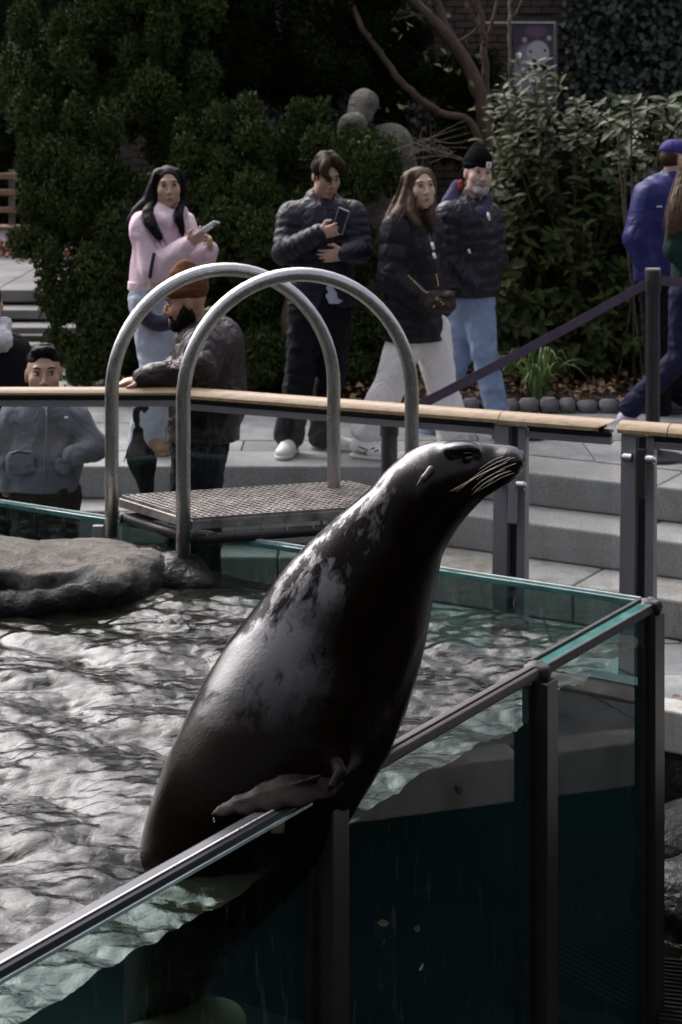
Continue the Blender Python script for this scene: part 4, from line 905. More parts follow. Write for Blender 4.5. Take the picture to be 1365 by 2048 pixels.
hair_cap(p, BR['brown'], r=(.083, .100, .094), cap_c=(0, -.022, .045), locks=[
    [((-.02, .0, .13), .035), ((-.045, .06, .105), .032), ((-.062, .085, .07), .022), ((-.045, .103, .042), .014), ((-.02, .108, .02), .008)],
    [((.01, .0, .135), .035), ((.035, .055, .115), .03), ((.062, .062, .085), .024), ((.076, .045, .05), .015)],
    [((-.04, -.02, .12), .03), ((-.07, .02, .08), .026), ((-.08, .018, .03), .014)]], strands=50, lr=.006, wr=(.005, 38))
phone(ph2, (.28, -.25, .95), (-.1, -.75, .5), 'dark phone held up by the man in the navy quilted jacket', M['greymetal'])

# --- woman in the long black puffer and white trousers
D3 = 10.7; M['blackpuff'] = cloth('black_puffer', (.0085, .008, .0135), .5, .3, 300, .1, .5, 15, spec=.45); M['whitepants'] = cloth('white_cotton', (.78, .75, .74), .88, .1, 300, .2, .5, 11)
p = make_person('woman in a black puffer coat and wide white trousers biting her lip', D3,
    dict(ne=(826, 424, .02), sl=(792, 458, -.11), sr=(858, 452, .12), ch=(820, 482), wa=(826, 560), pel=(832, 630), el=(783, 556, -.17), wl=(846, 606, -.20), er=(868, 560, .14), wr=(884, 614, .12), hl=(812, 655, -.02), hr=(862, 655, .04), kl=(782, 765, -.02), kr=(884, 765, .03), al=(738, 872, -.02), ar=(902, 862, .05)),
    dict(c=(842, 376), yaw=18, pitch=2, roll=3, browm=BR['brown'], mw=.019), 'light', hs=1.0, fem=True, body_r=.95, vox=.006, eye_look=(.003, .001))
jacket(p, M['blackpuff'], 'puffer_coat', r=(.165, .175, .192), hem=W(828, 680, D3), arm=(.092, .078, .06), ripple=(.012, .105), aripple=(.010, .10), collar=(.082, .01), wr=(.007, 14), flat=.85, yoke=.07)
S = SDF(.009)
for s, (hx, kx, ax) in (('l', ((818, 660), (783, 768), (736, 858))), ('r', ((862, 660), (882, 768), (908, 868)))):
    y = -.03 if s == 'l' else .05
    S.cone(W(*hx, D3 + y), W(*kx, D3 + y), .112, .088, .02).cone(W(*kx, D3 + y), W(*ax, D3 + y), .088, .096, .01)
S.wr = (.015, 12, .7); S.cut(W(736, 890, D3), (-.25, 0, -1)); obj('trousers', S.mesh('trousers', 1), M['whitepants'], p.root)
sh, Q = shoe(p, p.J['al'] + V(-.03, -.04, 0), (.9, -.45), M['white_leather'], M['white_rubber'], L=.245)
for (a, b) in (((.045, .075), (.165, .045)), ((.075, .035), (.150, .075)), ((.105, .03), (.175, .065)), ((.03, .045), (.12, .03))):
    mb = MB(); mb.tube([Q(a[0], .043 if 1 else 0, a[1]), Q((a[0] + b[0]) / 2, .0475, (a[1] + b[1]) / 2), Q(b[0], .044, b[1])], .004, 6); obj('side_stripe', mb.mesh('side_stripe'), M['iris'], sh)
shoe(p, p.J['ar'], (1, -.2), M['white_leather'], M['white_rubber'], L=.245)
hair_cap(p, BR['lightbrown'], r=(.080, .101, .094), locks=[
    [((-.05, .012, .085), .028), ((-.080, .0, .01), .028), (W(806, 410, D3 - .06), .040), (W(792, 436, D3 - .13), .046), (W(782, 462, D3 - .14), .038), (W(775, 485, D3 - .12), .015)],
    [((-.06, -.04, .07), .04), ((-.085, -.05, -.02), .045), (W(795, 415, D3 + .02), .05), (W(780, 445, D3 - .04), .045), (W(772, 480, D3 - .06), .02)],
    [((.05, .005, .09), .024), ((.078, .0, .02), .018), ((.074, -.005, -.07), .018), (W(862, 430, D3 - .05), .028), (W(866, 452, D3 - .06), .012)],
    [((-.07, .03, -.03), .028), (W(822, 425, D3 - .12), .03), (W(838, 450, D3 - .16), .018)]], strands=170, lr=.004, wr=(.004, 40))
b3 = thing('handbag', 'small quilted dark brown handbag on a gold chain over the black coat', 'bag', W(880, 605, D3 - .30))
S = SDF(.0055); c = W(880, 603, D3 - .27); bu = frame((1, -.15, -.05), (0, .05, 1))
S.cone(c - bu @ V(.05, 0, .02), c + bu @ V(.05, 0, -.02), .045, .045, .01, (bu @ V(0, 1, 0), .75)).cone(c - bu @ V(.05, 0, -.025), c + bu @ V(.05, 0, .025), .038, .038, .01, (bu @ V(0, 1, 0), .75)); S.wr = (.002, 60)
bag_m = cloth('quilted_leather', (.035, .020, .018), .3, .3, 120, .4, .5, 40, spec=.6); obj('bag_body', S.mesh('bag_body'), bag_m, b3)
S = SDF(.005); S.ell(c + bu @ V(-.005, -.040, -.004), (.035, .014, .028), bu, .01); obj('front_pocket', S.mesh('front_pocket'), bag_m, b3)
for k in range(9):
    q = c + bu @ V(-.03 + (k * 37 % 60) / 1000, -.050, -.028 + (k * 23 % 55) / 1000); mb = MB(); mb.ell(q, (.0035, .003, .006)); obj('stud', mb.mesh('stud'), M['gold'], b3)
mb = MB(); mb.tube(smooth_path([c + bu @ V(-.035, 0, .055), c + bu @ V(-.01, -.02, .085), c + bu @ V(.03, 0, .06)], 5), .005, 6); obj('handle', mb.mesh('handle'), bag_m, b3)
def chain(path, parent, r=.0072, step=.017):
    pts = smooth_path(path, 10); acc = 0; last = pts[0]; i = 0
    for q in pts[1:]:
        if (q - last).length < step: continue
        d = (q - last).normalized(); mb = MB(); mb.ell((q + last) / 2, (r * (1.1 if i % 2 else .6), r * .6, step * .56), frame((0, 1, 0), d), 8, 6); obj('chain_link', mb.mesh('chain_link'), M['gold'], parent); last = q; i += 1
chain([W(816, 550, D3 - .27), W(832, 566, D3 - .27), W(846, 580, D3 - .28), W(857, 586, D3 - .28)], b3)
chain([W(872, 548, D3 - .25), W(876, 562, D3 - .26), W(878, 578, D3 - .27)], b3)
mb = MB(); mb.tube([W(858, 470, D3 - .17), W(868, 510, D3 - .22), W(872, 548, D3 - .25)], .007, 6); obj('strap', mb.mesh('strap'), bag_m, b3)
for a, b in (((864, 485), (868, 499)), ((867.5, 506), (871, 517))):
    mb = MB(); mb.tube([W(*a, D3 - .225), W(*b, D3 - .232)], .0085, 8); obj('strap_sleeve', mb.mesh('strap_sleeve'), M['white_case'], b3)

# --- smiling man in the black beanie
D4 = 11.3; M['navypuff2'] = cloth('dark_navy_puffer', (.0115, .0105, .019), .45, .3, 300, .1, .5, 20, spec=.5); M['bluejeans'] = cloth('light_blue_denim', (.25, .33, .50), .85, .38, 330, .3, .4, 12)
p = make_person('smiling grey bearded man in a black knit hat and navy puffer jacket', D4,
    dict(ne=(944, 404, .02), sl=(898, 430, -.10), sr=(976, 430, .12), ch=(937, 462), wa=(938, 530), pel=(943, 578), el=(893, 522, -.14), wl=(944, 572, -.17), er=(990, 520, .10), wr=(978, 575, .06), hl=(926, 596, .06), hr=(956, 598, -.02), kl=(920, 706, .10), kr=(968, 702, -.06), al=(866, 850, .14), ar=(1000, 846, -.06)),
    dict(c=(957, 348), yaw=15, pitch=-2, roll=-4, browm=BR['grey'], smile=.006, mw=.026), 'pink', hs=1.03, body_r=1.02, vox=.006, eye_look=(0, 0))
def c4(S): S.cone(p.J['ne'] + V(-.11, .03, .0), p.J['ne'] + V(-.075, .03, .10), .06, .045, .04)
jacket(p, M['navypuff2'], 'puffer_jacket', r=(.190, .182, .188), hem=W(943, 592, D4), arm=(.090, .076, .060), ripple=(.013, .066), aripple=(.012, .062), collar=(.08, .02), wr=(.005, 22), flat=.85)
S = SDF(.008); S.cone(p.J['ne'] + V(-.13, .0, .0), p.J['ne'] + V(-.09, .03, .10), .05, .035, .05).cone(p.J['ne'] + V(-.13, .0, -.01), p.J['ne'] + V(.03, -.12, -.06), .038, .03, .05).cone(p.J['ne'] + V(.10, -.0, .02), p.J['ne'] + V(.06, -.10, -.05), .032, .028, .05); S.wr = (.004, 24)
obj('hood', S.mesh('hood'), cloth('purple_navy_fleece', (.058, .052, .105), .85, .2), p.root)
S = SDF(.006); S.cone(p.J['ne'] + V(-.075, .0, .085), p.J['ne'] + V(-.068, .01, .125), .018, .014, .02); obj('hood_lining', S.mesh('hood_lining'), cloth('red_lining', (.30, .035, .03), .85), p.root)
trousers(p, M['bluejeans'], hip=.16, th=(.104, .078, .068), wr=(.006, 17))
shoe(p, W(866, 868, D4 + .14), (.9, -.4), M['dark_shoe'], M['dark_shoe']); shoe(p, W(1012, 868, D4 - .06), (1, -.15), M['dark_shoe'], M['dark_shoe'], L=.29)
H = p.H; S = SDF(.006); S.ell(H(0, -.018, .066), (.088, .104, .098), p.hrot, .03); S.cone(H(-.0, -.02, .13), H(0, -.03, .15), .05, .04, .03); S.cut(H(0, .085, .030), -p.u + p.f * .28); S.wr = (.002, 60)
t = NT('black_rib_knit'); n = t.noise(t.coord((1, 1, .06)), 240, 2); t.bsdf((.0035, .0035, .0045), .95, 0, .04, t.bump(n, .7, .004)); M['knit_black'] = t.m
hat = obj('knit_hat', S.mesh('knit_hat'), M['knit_black'], p.root)
S = SDF(.006); S.ell(H(0, -.016, .052), (.094, .110, .042), p.hrot, .02); S.cut(H(0, .085, .024), -p.u + p.f * .28); obj('hat_brim', S.mesh('hat_brim'), M['knit_black'], hat)
pc = H(.030, .091, .062); pr = frame(p.r - p.f * .35, p.f + p.r * .35); mb = MB(); mb.box(pc, (.036, .036, .006), pr); lb = obj('hat_label', mb.mesh('hat_label'), M['white_case'], hat, smooth=False)
mb = MB(); mb.tube([pc + pr @ V(math.cos(R(a)) * .009, math.sin(R(a)) * .009, .004) for a in range(50, 320, 27)], .0035, 6); mb.ell(pc + pr @ V(.002, 0, .004), (.004, .004, .002), pr); obj('label_mark', mb.mesh('label_mark'), simple('ochre_thread', (.5, .28, .05), .7), hat)
S = SDF(.006); S.ell(H(0, .062, -.090), (.047, .045, .036), p.hrot, .01).ell(H(.045, .03, -.065), (.02, .035, .045), p.hrot, .02).ell(H(-.045, .03, -.065), (.02, .035, .045), p.hrot, .02).cone(H(-.03, .086, -.05), H(.03, .086, -.05), .010, .010, .01)
S.ell(H(0, .108, -.062), (.021, .018, .0085), p.hrot, .006, True); S.wr = (.003, 70); obj('beard', S.mesh('beard'), BR['grey'], p.root)
for (x, y, ln, nm_) in ((978, 433, 16, 'zip_pull'), (939, 503, 9, 'pocket_zip')):
    mb = MB(); mb.tube([W(x - 1.5, y - ln / 2, D4 - .19), W(x + 1.5, y + ln / 2, D4 - .195)], .0075, 6); obj(nm_, mb.mesh(nm_), M['white_case'], p.root)

# --- man in the violet jacket and cap, seen from behind at the right edge
D5 = 12.1; M['violet'] = cloth('violet_rain_shell', (.022, .022, .115), .5, .25, 300, .08, .5, 10, spec=.45); M['blackcloth'] = cloth('black_cloth', (.006, .006, .008), .8, .3)
p = make_person('man in a violet blue jacket and cap at the right edge', D5,
    dict(ne=(1346, 360, .02), sl=(1296, 392, -.08), sr=(1378, 390, .14), ch=(1322, 420), wa=(1320, 495), pel=(1322, 545), el=(1275, 478, -.14), wl=(1298, 548, -.16), er=(1382, 480, .12), wr=(1380, 548, .08), hl=(1308, 565), hr=(1350, 565, .05), kl=(1314, 690), kr=(1352, 690, .05), al=(1318, 818, .02), ar=(1352, 818, .1)),
    dict(c=(1352, 320), yaw=108, pitch=-4, browm=BR['brown']), 'pink', hs=1.0, vox=.007, body_r=1.0)
def c5(S): S.cone(p.J['ne'] + V(-.10, .02, -.01), p.J['ne'] + V(-.01, .08, .0), .055, .05, .05).cone(p.J['ne'] + V(-.12, -.05, -.03), p.J['ne'] + V(.02, -.10, -.04), .045, .04, .05)
jacket(p, M['violet'], 'rain_jacket', r=(.20, .19, .19), hem=W(1322, 562, D5), arm=(.098, .086, .068), collar=(.08, .03), wr=(.009, 13), flat=.85, extra=c5)
trousers(p, M['blackcloth'], 'trousers', th=(.105, .085, .078)); 
for s in 'lr': shoe(p, p.J['a' + s], (.9, .3), M['dark_shoe'], M['dark_shoe'])
H = p.H; S = SDF(.006); S.ell(H(0, -.014, .058), (.084, .103, .078), p.hrot, .02); S.cut(H(0, 0, .045), -p.u - p.f * .05); S.wr = (.001, 50); cp = obj('cap', S.mesh('cap'), cloth('violet_cap_cloth', (.036, .032, .15), .7, .2), p.root)
S = SDF(.006); S.ell(H(0, .118, .050), (.072, .07, .008), p.hrot, .01); obj('cap_peak', S.mesh('cap_peak'), cp.data.materials[0], cp)
S = SDF(.006); S.ell(H(0, -.03, .01), (.078, .082, .07), p.hrot, .02); S.cut(H(0, .03, 0), p.f); obj('hair', S.mesh('hair'), BR['brown'], p.root)
mb = MB(); mb.bar(W(1314, 413, D5 - .215), W(1325, 413, D5 - .215), .004, .008); obj('sleeve_tab', mb.mesh('sleeve_tab'), M['white_case'], p.root, smooth=False)

# --- woman in the dark green sweater walking out of the picture
D6 = 11.2; M['green'] = cloth('dark_green_knit', (.010, .028, .025), .9, .3, 180, .4, .4, 12); M['indigo'] = cloth('indigo_denim', (.018, .019, .052), .8, .35, 330, .25, .4, 14)
p = make_person('long haired woman in a dark green sweater half out of the frame', D6,
    dict(ne=(1398, 398), sl=(1362, 425, -.10), sr=(1432, 425, .10), ch=(1395, 455), wa=(1392, 525), pel=(1390, 570), el=(1350, 500, -.16), wl=(1385, 548, -.2), er=(1440, 500, .1), wr=(1460, 550, .05), hl=(1372, 590, -.03), hr=(1408, 590, .06), kl=(1362, 715, .0), kr=(1428, 720, .0), al=(1270, 806, .08), ar=(1440, 862, -.05)),
    dict(c=(1400, 345), yaw=80, pitch=-2, browm=BR['brown']), 'light', hs=.98, fem=True, body_r=.93, vox=.008)
jacket(p, M['green'], 'sweater', r=(.155, .15, .16), hem=W(1390, 566, D6), arm=(.082, .066, .05), collar=(.07, .0), flat=.85)
trousers(p, M['indigo'], th=(.10, .072, .066), hip=.15)
shoe(p, W(1262, 824, D6 + .08), (.85, -.3), simple('lilac_trainer', (.5, .46, .55), .6, var=.25), M['white_rubber'], L=.24, z0=.055, pitch=28); shoe(p, p.J['ar'], (1, -.1), M['white_leather'], M['white_rubber'], L=.24)
hair_cap(p, BR['lightbrown'], locks=[[((.0, -.06, .09), .05), ((.04, -.08, .0), .055), (W(1358, 400, D6 - .12), .06), (W(1350, 440, D6 - .17), .055), (W(1342, 475, D6 - .17), .025)], [((.06, .0, .06), .035), ((.08, -.02, -.04), .04), (W(1372, 410, D6 - .14), .055), (W(1362, 450, D6 - .17), .04), (W(1352, 480, D6 - .17), .02)]], strands=70, lr=.006)

# --- man with the orange knit hat leaning on the rail
D7 = 8.80; M['leather'] = cloth('aged_brown_leather', (.027, .019, .019), .42, .4, 90, .25, .8, 13, spec=.5); M['sherpa'] = cloth('olive_sherpa', (.19, .175, .125), .95, .4, 70, 1.0, .5, 30)
w1 = W(292, 758, 8.45)
p = make_person('bearded man in an orange brown knit hat and brown jacket leaning on the rail', D7,
    dict(ne=(402, 648, .02), sl=(408, 690, -.17), sr=(404, 678, .19), ch=(412, 720), wa=(412, 800), pel=(402, 870), el=(398, 742, -.32), wl=(292, 757, -.36), er=(360, 750, .1), wr=(300, 760, -.20), hl=(398, 900, -.08), hr=(398, 900, .08), kl=(376, 1080, -.05), kr=(400, 1080, .08), al=(376, 1290, -.02), ar=(404, 1290, .1)),
    dict(c=(372, 604), yaw=-84, pitch=-14, browm=BR['black'], mw=.018, flip=False, dy=-.02), 'brown', hs=1.0, body_r=1.05, vox=.006, feet_z=ZF,
    hands=[(w1, (-1, -.1, -.12), (0, .1, -1), (0, -1, 0), (8, 12, 10), .1, 1.0)], eye_look=(0, -.003), brow_w=1.3)
def c7(S): S.cone(p.J['ch'] + V(.03, 0, .06), p.J['wa'] + V(.03, 0, 0), .16, .16, .05, (p.n, .95))
jacket(p, M['leather'], 'leather_jacket', r=(.165, .18, .185), hem=W(402, 878, D7), arm=(.098, .084, .056), wr=(.011, 15), flat=.95, extra=c7, yoke=.085)
S = SDF(.007); S.cone(p.J['ne'] + V(.055, .05, .03), p.J['ne'] + V(.045, -.10, .02), .05, .05, .04).cone(p.J['ne'] + V(.045, -.11, .015), p.J['ne'] + V(-.055, -.14, -.10), .045, .035, .04).cone(p.J['ne'] + V(-.055, -.14, -.10), p.J['ne'] + V(-.085, -.14, -.16), .034, .025, .03).cone(p.J['ne'] + V(.02, .10, .0), p.J['ne'] + V(-.08, .08, -.12), .04, .03, .04); S.wr = (.006, 45)
obj('fleece_collar', S.mesh('fleece_collar'), M['sherpa'], p.root)
trousers(p, M['blackcloth'], 'trousers', hip=.185, th=(.125, .10, .09)); 
for s in 'lr': shoe(p, p.J['a' + s], (-1, -.1), M['dark_shoe'], M['dark_shoe'], z0=ZF)
t = NT('orange_rib_knit'); n = t.noise(t.coord((1, 1, .06)), 200, 2); t.bsdf(t.ramp(n, [(.3, (.060, .024, .008)), (.7, (.125, .052, .017))]), .92, 0, .2, t.bump(n, .7, .004)); M['knit_orange'] = t.m
H = p.H; S = SDF(.006); S.ell(H(0, -.022, .070), (.090, .106, .100), p.hrot, .03).cone(H(0, -.02, .13), H(0, -.035, .155), .055, .045, .04); S.cut(H(0, .08, .045), -p.u + p.f * .25); S.wr = (.003, 50); hat = obj('knit_hat', S.mesh('knit_hat'), M['knit_orange'], p.root)
S = SDF(.006); S.ell(H(0, -.02, .060), (.096, .113, .050), p.hrot, .02); S.cut(H(0, .08, .034), -p.u + p.f * .30); S.cut(H(0, .08, .105), p.u - p.f * .30); obj('hat_brim', S.mesh('hat_brim'), M['knit_orange'], hat)
S = SDF(.006); S.ell(H(0, .055, -.088), (.050, .052, .045), p.hrot, .01).ell(H(.055, .015, -.06), (.022, .045, .058), p.hrot, .02).ell(H(-.055, .015, -.06), (.022, .045, .058), p.hrot, .02).cone(H(.062, -.0, .0), H(.062, .01, -.05), .014, .02, .01).cone(H(-.03, .088, -.047), H(.03, .088, -.047), .009, .009, .01)
S.ell(H(0, .108, -.064), (.024, .02, .009), p.hrot, .006, True); S.wr = (.004, 60); obj('beard', S.mesh('beard'), BR['black'], p.root)
um = thing('umbrella', 'folded black umbrella hanging below the rail beside the brown jacket', 'umbrella', W(290, 985, 8.52))
S = SDF(.006); u0, u1, u2, u3 = W(276, 862, 8.5), W(276, 905, 8.5), W(284, 920, 8.5), W(296, 992, 8.52)
S.cone(u0, u1, .024, .036, .02).cone(u1, u2, .05, .062, .03).cone(u2, u3, .062, .028, .03); S.wr = (.006, 26); obj('canopy', S.mesh('canopy'), M['blackcloth'], um)
mb = MB(); mb.tube([W(276, 866, 8.5), W(274, 838, 8.48)], .012, 10); obj('shaft', mb.mesh('shaft'), M['iris'], um)
mb = MB(); mb.tube(smooth_path([W(274, 842, 8.48), W(273, 825, 8.47), W(283, 812, 8.47), W(294, 822, 8.47)], 5), .017, 10); obj('handle', mb.mesh('handle'), M['iris'], um)
for a in (-1, 1):
    q = u1 + V(.052 * a, 0, -.01); mb = MB(); mb.tube([u1 + V(.02 * a, 0, .02), q, q + V(.012 * a, 0, -.035)], [.006, .004, .002], 6); obj('rib_tip', mb.mesh('rib_tip'), M['iris'], um)

# --- boy in the grey fleece
D8 = 8.75; M['greyfleece'] = cloth('grey_fleece', (.19, .195, .225), .95, .22, 150, .4, .45, 15); M['brownsweat'] = cloth('dark_brown_sweatpants', (.035, .024, .018), .9, .3)
p = make_person('boy with short dark hair in a grey fleece jacket behind the glass', D8,
    dict(ne=(88, 800, .0), sl=(34, 832, .0), sr=(143, 832, .0), ch=(90, 862), wa=(90, 920), pel=(90, 968), el=(6, 900, .02), wl=(14, 985, -.06), er=(188, 893, -.03), wr=(146, 912, -.16), hl=(64, 990), hr=(118, 990), kl=(62, 1130), kr=(120, 1130), al=(60, 1275), ar=(122, 1275)),
    dict(c=(88, 750), yaw=10, pitch=3, browm=BR['black'], mw=.020), 'olive', hs=1.06, body_r=.88, vox=.0055, feet_z=ZF, eye_look=(.004, 0), brow_w=.9)
jacket(p, M['greyfleece'], 'fleece_jacket', r=(.165, .172, .165), hem=W(90, 978, D8), arm=(.072, .062, .046), wr=(.009, 18), collar=(.072, .025), vox=.007, yoke=.065)
def front(x, y, k=0): return W(x, y, D8 - .155 - k)
S = SDF(.006); S.cone(W(92, 806, D8 - .115), W(93, 826, D8 - .125), .024, .004, .01, (p.n, .4)); obj('shirt', S.mesh('shirt'), cloth('white_shirt', (.60, .60, .66), .85, .1), p.root)
mb = MB(); mb.tube(smooth_path([W(94, 826, D8 - .128), W(93, 862, D8 - .146), W(90, 920, D8 - .15), W(88, 970, D8 - .142)], 4), .0045, 6); obj('zip', mb.mesh('zip'), M['greymetal'], p.root)
for sx, (x0, x1, y0, y1) in ((-1, (18, 66, 903, 950)), (1, (118, 138, 908, 950))):
    S = SDF(.006); S.cone(front(x0 + 8, y0 + 12, -.015), front(x1 - 8, y0 + 8, -.015), .03, .03, .03, (p.n, .5)).cone(front(x0 + 10, y1 - 14, -.012), front(x1 - 10, y1 - 16, -.012), .034, .034, .03, (p.n, .5)); S.wr = (.003, 40); S.cut(front(0, y0 + 2), (.06 * sx, 0, 1)); obj('pocket', S.mesh('pocket'), M['greyfleece'], p.root)
mb = MB(); mb.tube([front(22, 909, -.006), front(36, 902, .0), front(62, 908, -.002)], [.003, .006, .003], 6); obj('pocket_edge', mb.mesh('pocket_edge'), M['iris'], p.root)
mb = MB(); mb.ell(W(133, 835, D8 - .128), (.010, .004, .006)); mb.tube([W(129, 834, D8 - .131), W(133, 837, D8 - .133), W(137, 834, D8 - .131)], .0025, 5); obj('chest_emblem', mb.mesh('chest_emblem'), M['white_case'], p.root)
trousers(p, M['brownsweat'], 'sweatpants', hip=.155, th=(.10, .08, .07))
for s in 'lr': shoe(p, p.J['a' + s], (.1, -1), M['dark_shoe'], M['dark_shoe'], z0=ZF, L=.23)
hair_cap(p, BR['black'], r=(.075, .090, .064), cap_c=(0, -.020, .066), locks=[[((-.04, .045, .105), .016), ((.0, .058, .110), .017), ((.04, .045, .105), .016)], [((-.03, .0, .115), .022), ((.03, .0, .115), .022)]], strands=0, wr=(.005, 90), extra=lambda S: S.ell(p.H(0, .105, .036), (.068, .070, .060), p.hrot, .008, True).ell(p.H(.08, .02, -.01), (.03, .06, .05), p.hrot, .01, True).ell(p.H(-.08, .02, -.01), (.03, .06, .05), p.hrot, .01, True))

# --- person in a black coat at the left edge
D9 = 9.15
p = make_person('person in a black coat with a white fur collar at the left edge', D9,
    dict(ne=(-28, 660), sl=(-80, 706, .0), sr=(22, 706, .0), ch=(-28, 745), wa=(-28, 860), pel=(-28, 930), el=(-96, 800, .0), wl=(-80, 880, -.1), er=(34, 800, .0), wr=(26, 890, -.08), hl=(-52, 940), hr=(-4, 940), kl=(-52, 1080), kr=(-4, 1080), al=(-52, 1235), ar=(-4, 1235)),
    dict(c=(-30, 606), yaw=150, browm=BR['black']), 'olive', hs=1.0, vox=.009, feet_z=ZF)
jacket(p, M['blackcloth'], 'coat', r=(.19, .19, .21), hem=W(-28, 1010, D9), arm=(.095, .085, .065), wr=(.008, 14), flat=.85, vox=.01)
trousers(p, M['blackcloth'], 'trousers')
S = SDF(.008); S.cone(W(-60, 690, D9 - .12), W(2, 682, D9 - .12), .05, .05, .05).cone(W(2, 682, D9 - .12), W(8, 648, D9 - .04), .045, .04, .04); S.wr = (.010, 60); obj('fur_collar', S.mesh('fur_collar'), cloth('white_fur', (.55, .54, .56), .95, .35, 60, 1.0), p.root)
S = SDF(.008); S.ell(p.H(0, -.02, .03), (.085, .105, .105), p.hrot, .03); obj('hair', S.mesh('hair'), BR['black'], p.root)
# ------------------------------------------------------------------ visitor railing
RT = .755
def railB(x): return 8.069 - .466 * x
def B3(px):                                    # plan point on the right-hand rail line seen at photo column px
    k = (px - CXP) / FPX; d = 8.069 / (1 + .466 * k); return V(k * d, d, 0)
K = V(-.71, 8.40, 0); TB = nrm((1, -.466, 0)); NB = V(-TB.y, TB.x, 0); NB = NB if NB.y < 0 else -NB     # NB towards the pool
rl = thing('railing', 'glass railing with a pale timber handrail and grey steel posts round the pool', 'railing', (K.x, K.y, -.72))
def timber(a, b, h, w, label=None, bevel_end=False):
    d = (b - a).normalized(); s = V(-d.y, d.x, 0); prof = [(-w / 2, 0), (-w / 2, h * .35), (-w * .36, h * .8), (-w * .15, h), (w * .15, h), (w * .36, h * .8), (w / 2, h * .35), (w / 2, 0)]
    n = 8; vs = []; m = 10
    for i in range(m):
        q = a + (b - a) * (i / (m - 1))
        for k, (x, z) in enumerate(prof):
            e = V(0, 0, 0)
            if bevel_end and i == m - 1: e = -d * (.09 * (1 - z / h))
            vs.append(q + s * x + V(0, 0, RT - h + z) + e)
    fs = [(i * n + k, i * n + (k + 1) % n, (i + 1) * n + (k + 1) % n, (i + 1) * n + k) for i in range(m - 1) for k in range(n)] + [tuple(range(n)), tuple((m - 1) * n + k for k in range(n))]
    mb = MB(); mb.add(vs, fs); return obj('handrail', mb.mesh('handrail'), M['timber'], rl, label, smooth=True, autos=40)
J1, J2, J3 = B3(1006), B3(1232), B3(1243)
E_ = K + TB * 4.2; cx = .004
timber(V(-3.4, 8.4, 0), K - V(cx, 0, 0), .027, .10); timber(K + TB * cx, J1 - TB * .002, .040, .11); timber(J1 + TB * .002, J2, .042, .115, None, True); timber(J3, B3(1342) - TB * .002, .042, .115); timber(B3(1342) + TB * .002, E_, .042, .115)
def run(name, a, b, z0, z1, w, mat, off=0, nv=None, bev=.002):
    o = (nv or V(0, 0, 0)) * off; mb = MB(); mb.bar(V(a.x, a.y, (z0 + z1) / 2) + o, V(b.x, b.y, (z0 + z1) / 2) + o, w, z1 - z0); return obj(name, mb.mesh(name), mat, rl, smooth=False, bevel=bev)
PA = [B3(1018), B3(1272), B3(1580)]
segs = [(V(-3.4, 8.4, 0), K, .027, V(0, -1, 0)), (K, PA[0] - TB * .06, .041, NB), (PA[0] + TB * .09, PA[1] - TB * .10, .043, NB), (PA[1] + TB * .08, PA[2] - TB * .08, .043, NB)]
for a, b, h, nv in segs:
    run('under_rail', a, b, RT - h - .012, RT - h - .001, .055, M['bronze'])
    run('glass_channel', a, b, RT - h - .058, RT - h - .030, .034, M['greymetal'], .0, nv)
    run('web_plate', a, b, RT - h - .030, RT - h - .012, .012, M['rubber'])
    pane_quad('glass_pane', V(a.x, a.y, 0), V(b.x, b.y, 0), -.70, RT - h - .058, M['pane_rail'], rl)
def rail_post(c, t, n, bracket):
    def slab(o0, o1, z0, z1, d0a, d0b, d1a, d1b, mat, nme='post'):      # across t from o0 to o1; depth along n tapers from (d0a..d0b) at z0 to (d1a..d1b) at z1
        mb = MB(); q = [c + t * o0 + n * d0a + V(0, 0, z0), c + t * o1 + n * d0a + V(0, 0, z0), c + t * o1 + n * d0b + V(0, 0, z0), c + t * o0 + n * d0b + V(0, 0, z0),
                        c + t * o0 + n * d1a + V(0, 0, z1), c + t * o1 + n * d1a + V(0, 0, z1), c + t * o1 + n * d1b + V(0, 0, z1), c + t * o0 + n * d1b + V(0, 0, z1)]
        mb.add(q, [(0, 1, 2, 3), (4, 5, 6, 7), (0, 1, 5, 4), (1, 2, 6, 5), (2, 3, 7, 6), (3, 0, 4, 7)]); return obj(nme, mb.mesh(nme), mat, rl, smooth=False, bevel=.003)
    slab(-.052, .012, -1.52, RT - .055, -.03, .135, -.02, .035, M['greymetal'])
    slab(.016, .044, -1.52, RT - .06, -.02, .06, -.015, .012, M['rubber'], 'gasket'); slab(.048, .084, -1.52, RT - .06, -.02, .10, -.018, .024, M['greymetal'])
    zc = .45 if not bracket else .60
    for s in (-1, 1):
        p = c + t * (.035 + .045 * s) + n * .075 + V(0, 0, zc + .02); mb = MB(); mb.tube([p - t * .016, p + t * .016], .019, 16); mb.tube([p + t * .016 * s, p + t * .024 * s], .012, 12); obj('clamp_knob', mb.mesh('clamp_knob'), M['steel'], rl, smooth=True, autos=40)
    mb = MB(); mb.bar(c + t * .046 + n * .085 + V(0, 0, zc - .14), c + t * .046 + n * .070 + V(0, 0, zc + .06), .034, .03, up=n); obj('clamp_plate', mb.mesh('clamp_plate'), M['greymetal'] if not bracket else M['bronze'], rl, smooth=False, bevel=.004)
    mb = MB(); mb.box(c + V(0, 0, RT - .049) + n * .01, (.10, .05, .008), frame(t, (0, 0, 1))); obj('rail_bracket', mb.mesh('rail_bracket'), M['steel'], rl, smooth=False, bevel=.001)
rail_post(PA[0], TB, NB, False); rail_post(PA[1], TB, NB, True); rail_post(PA[2], TB, NB, False)
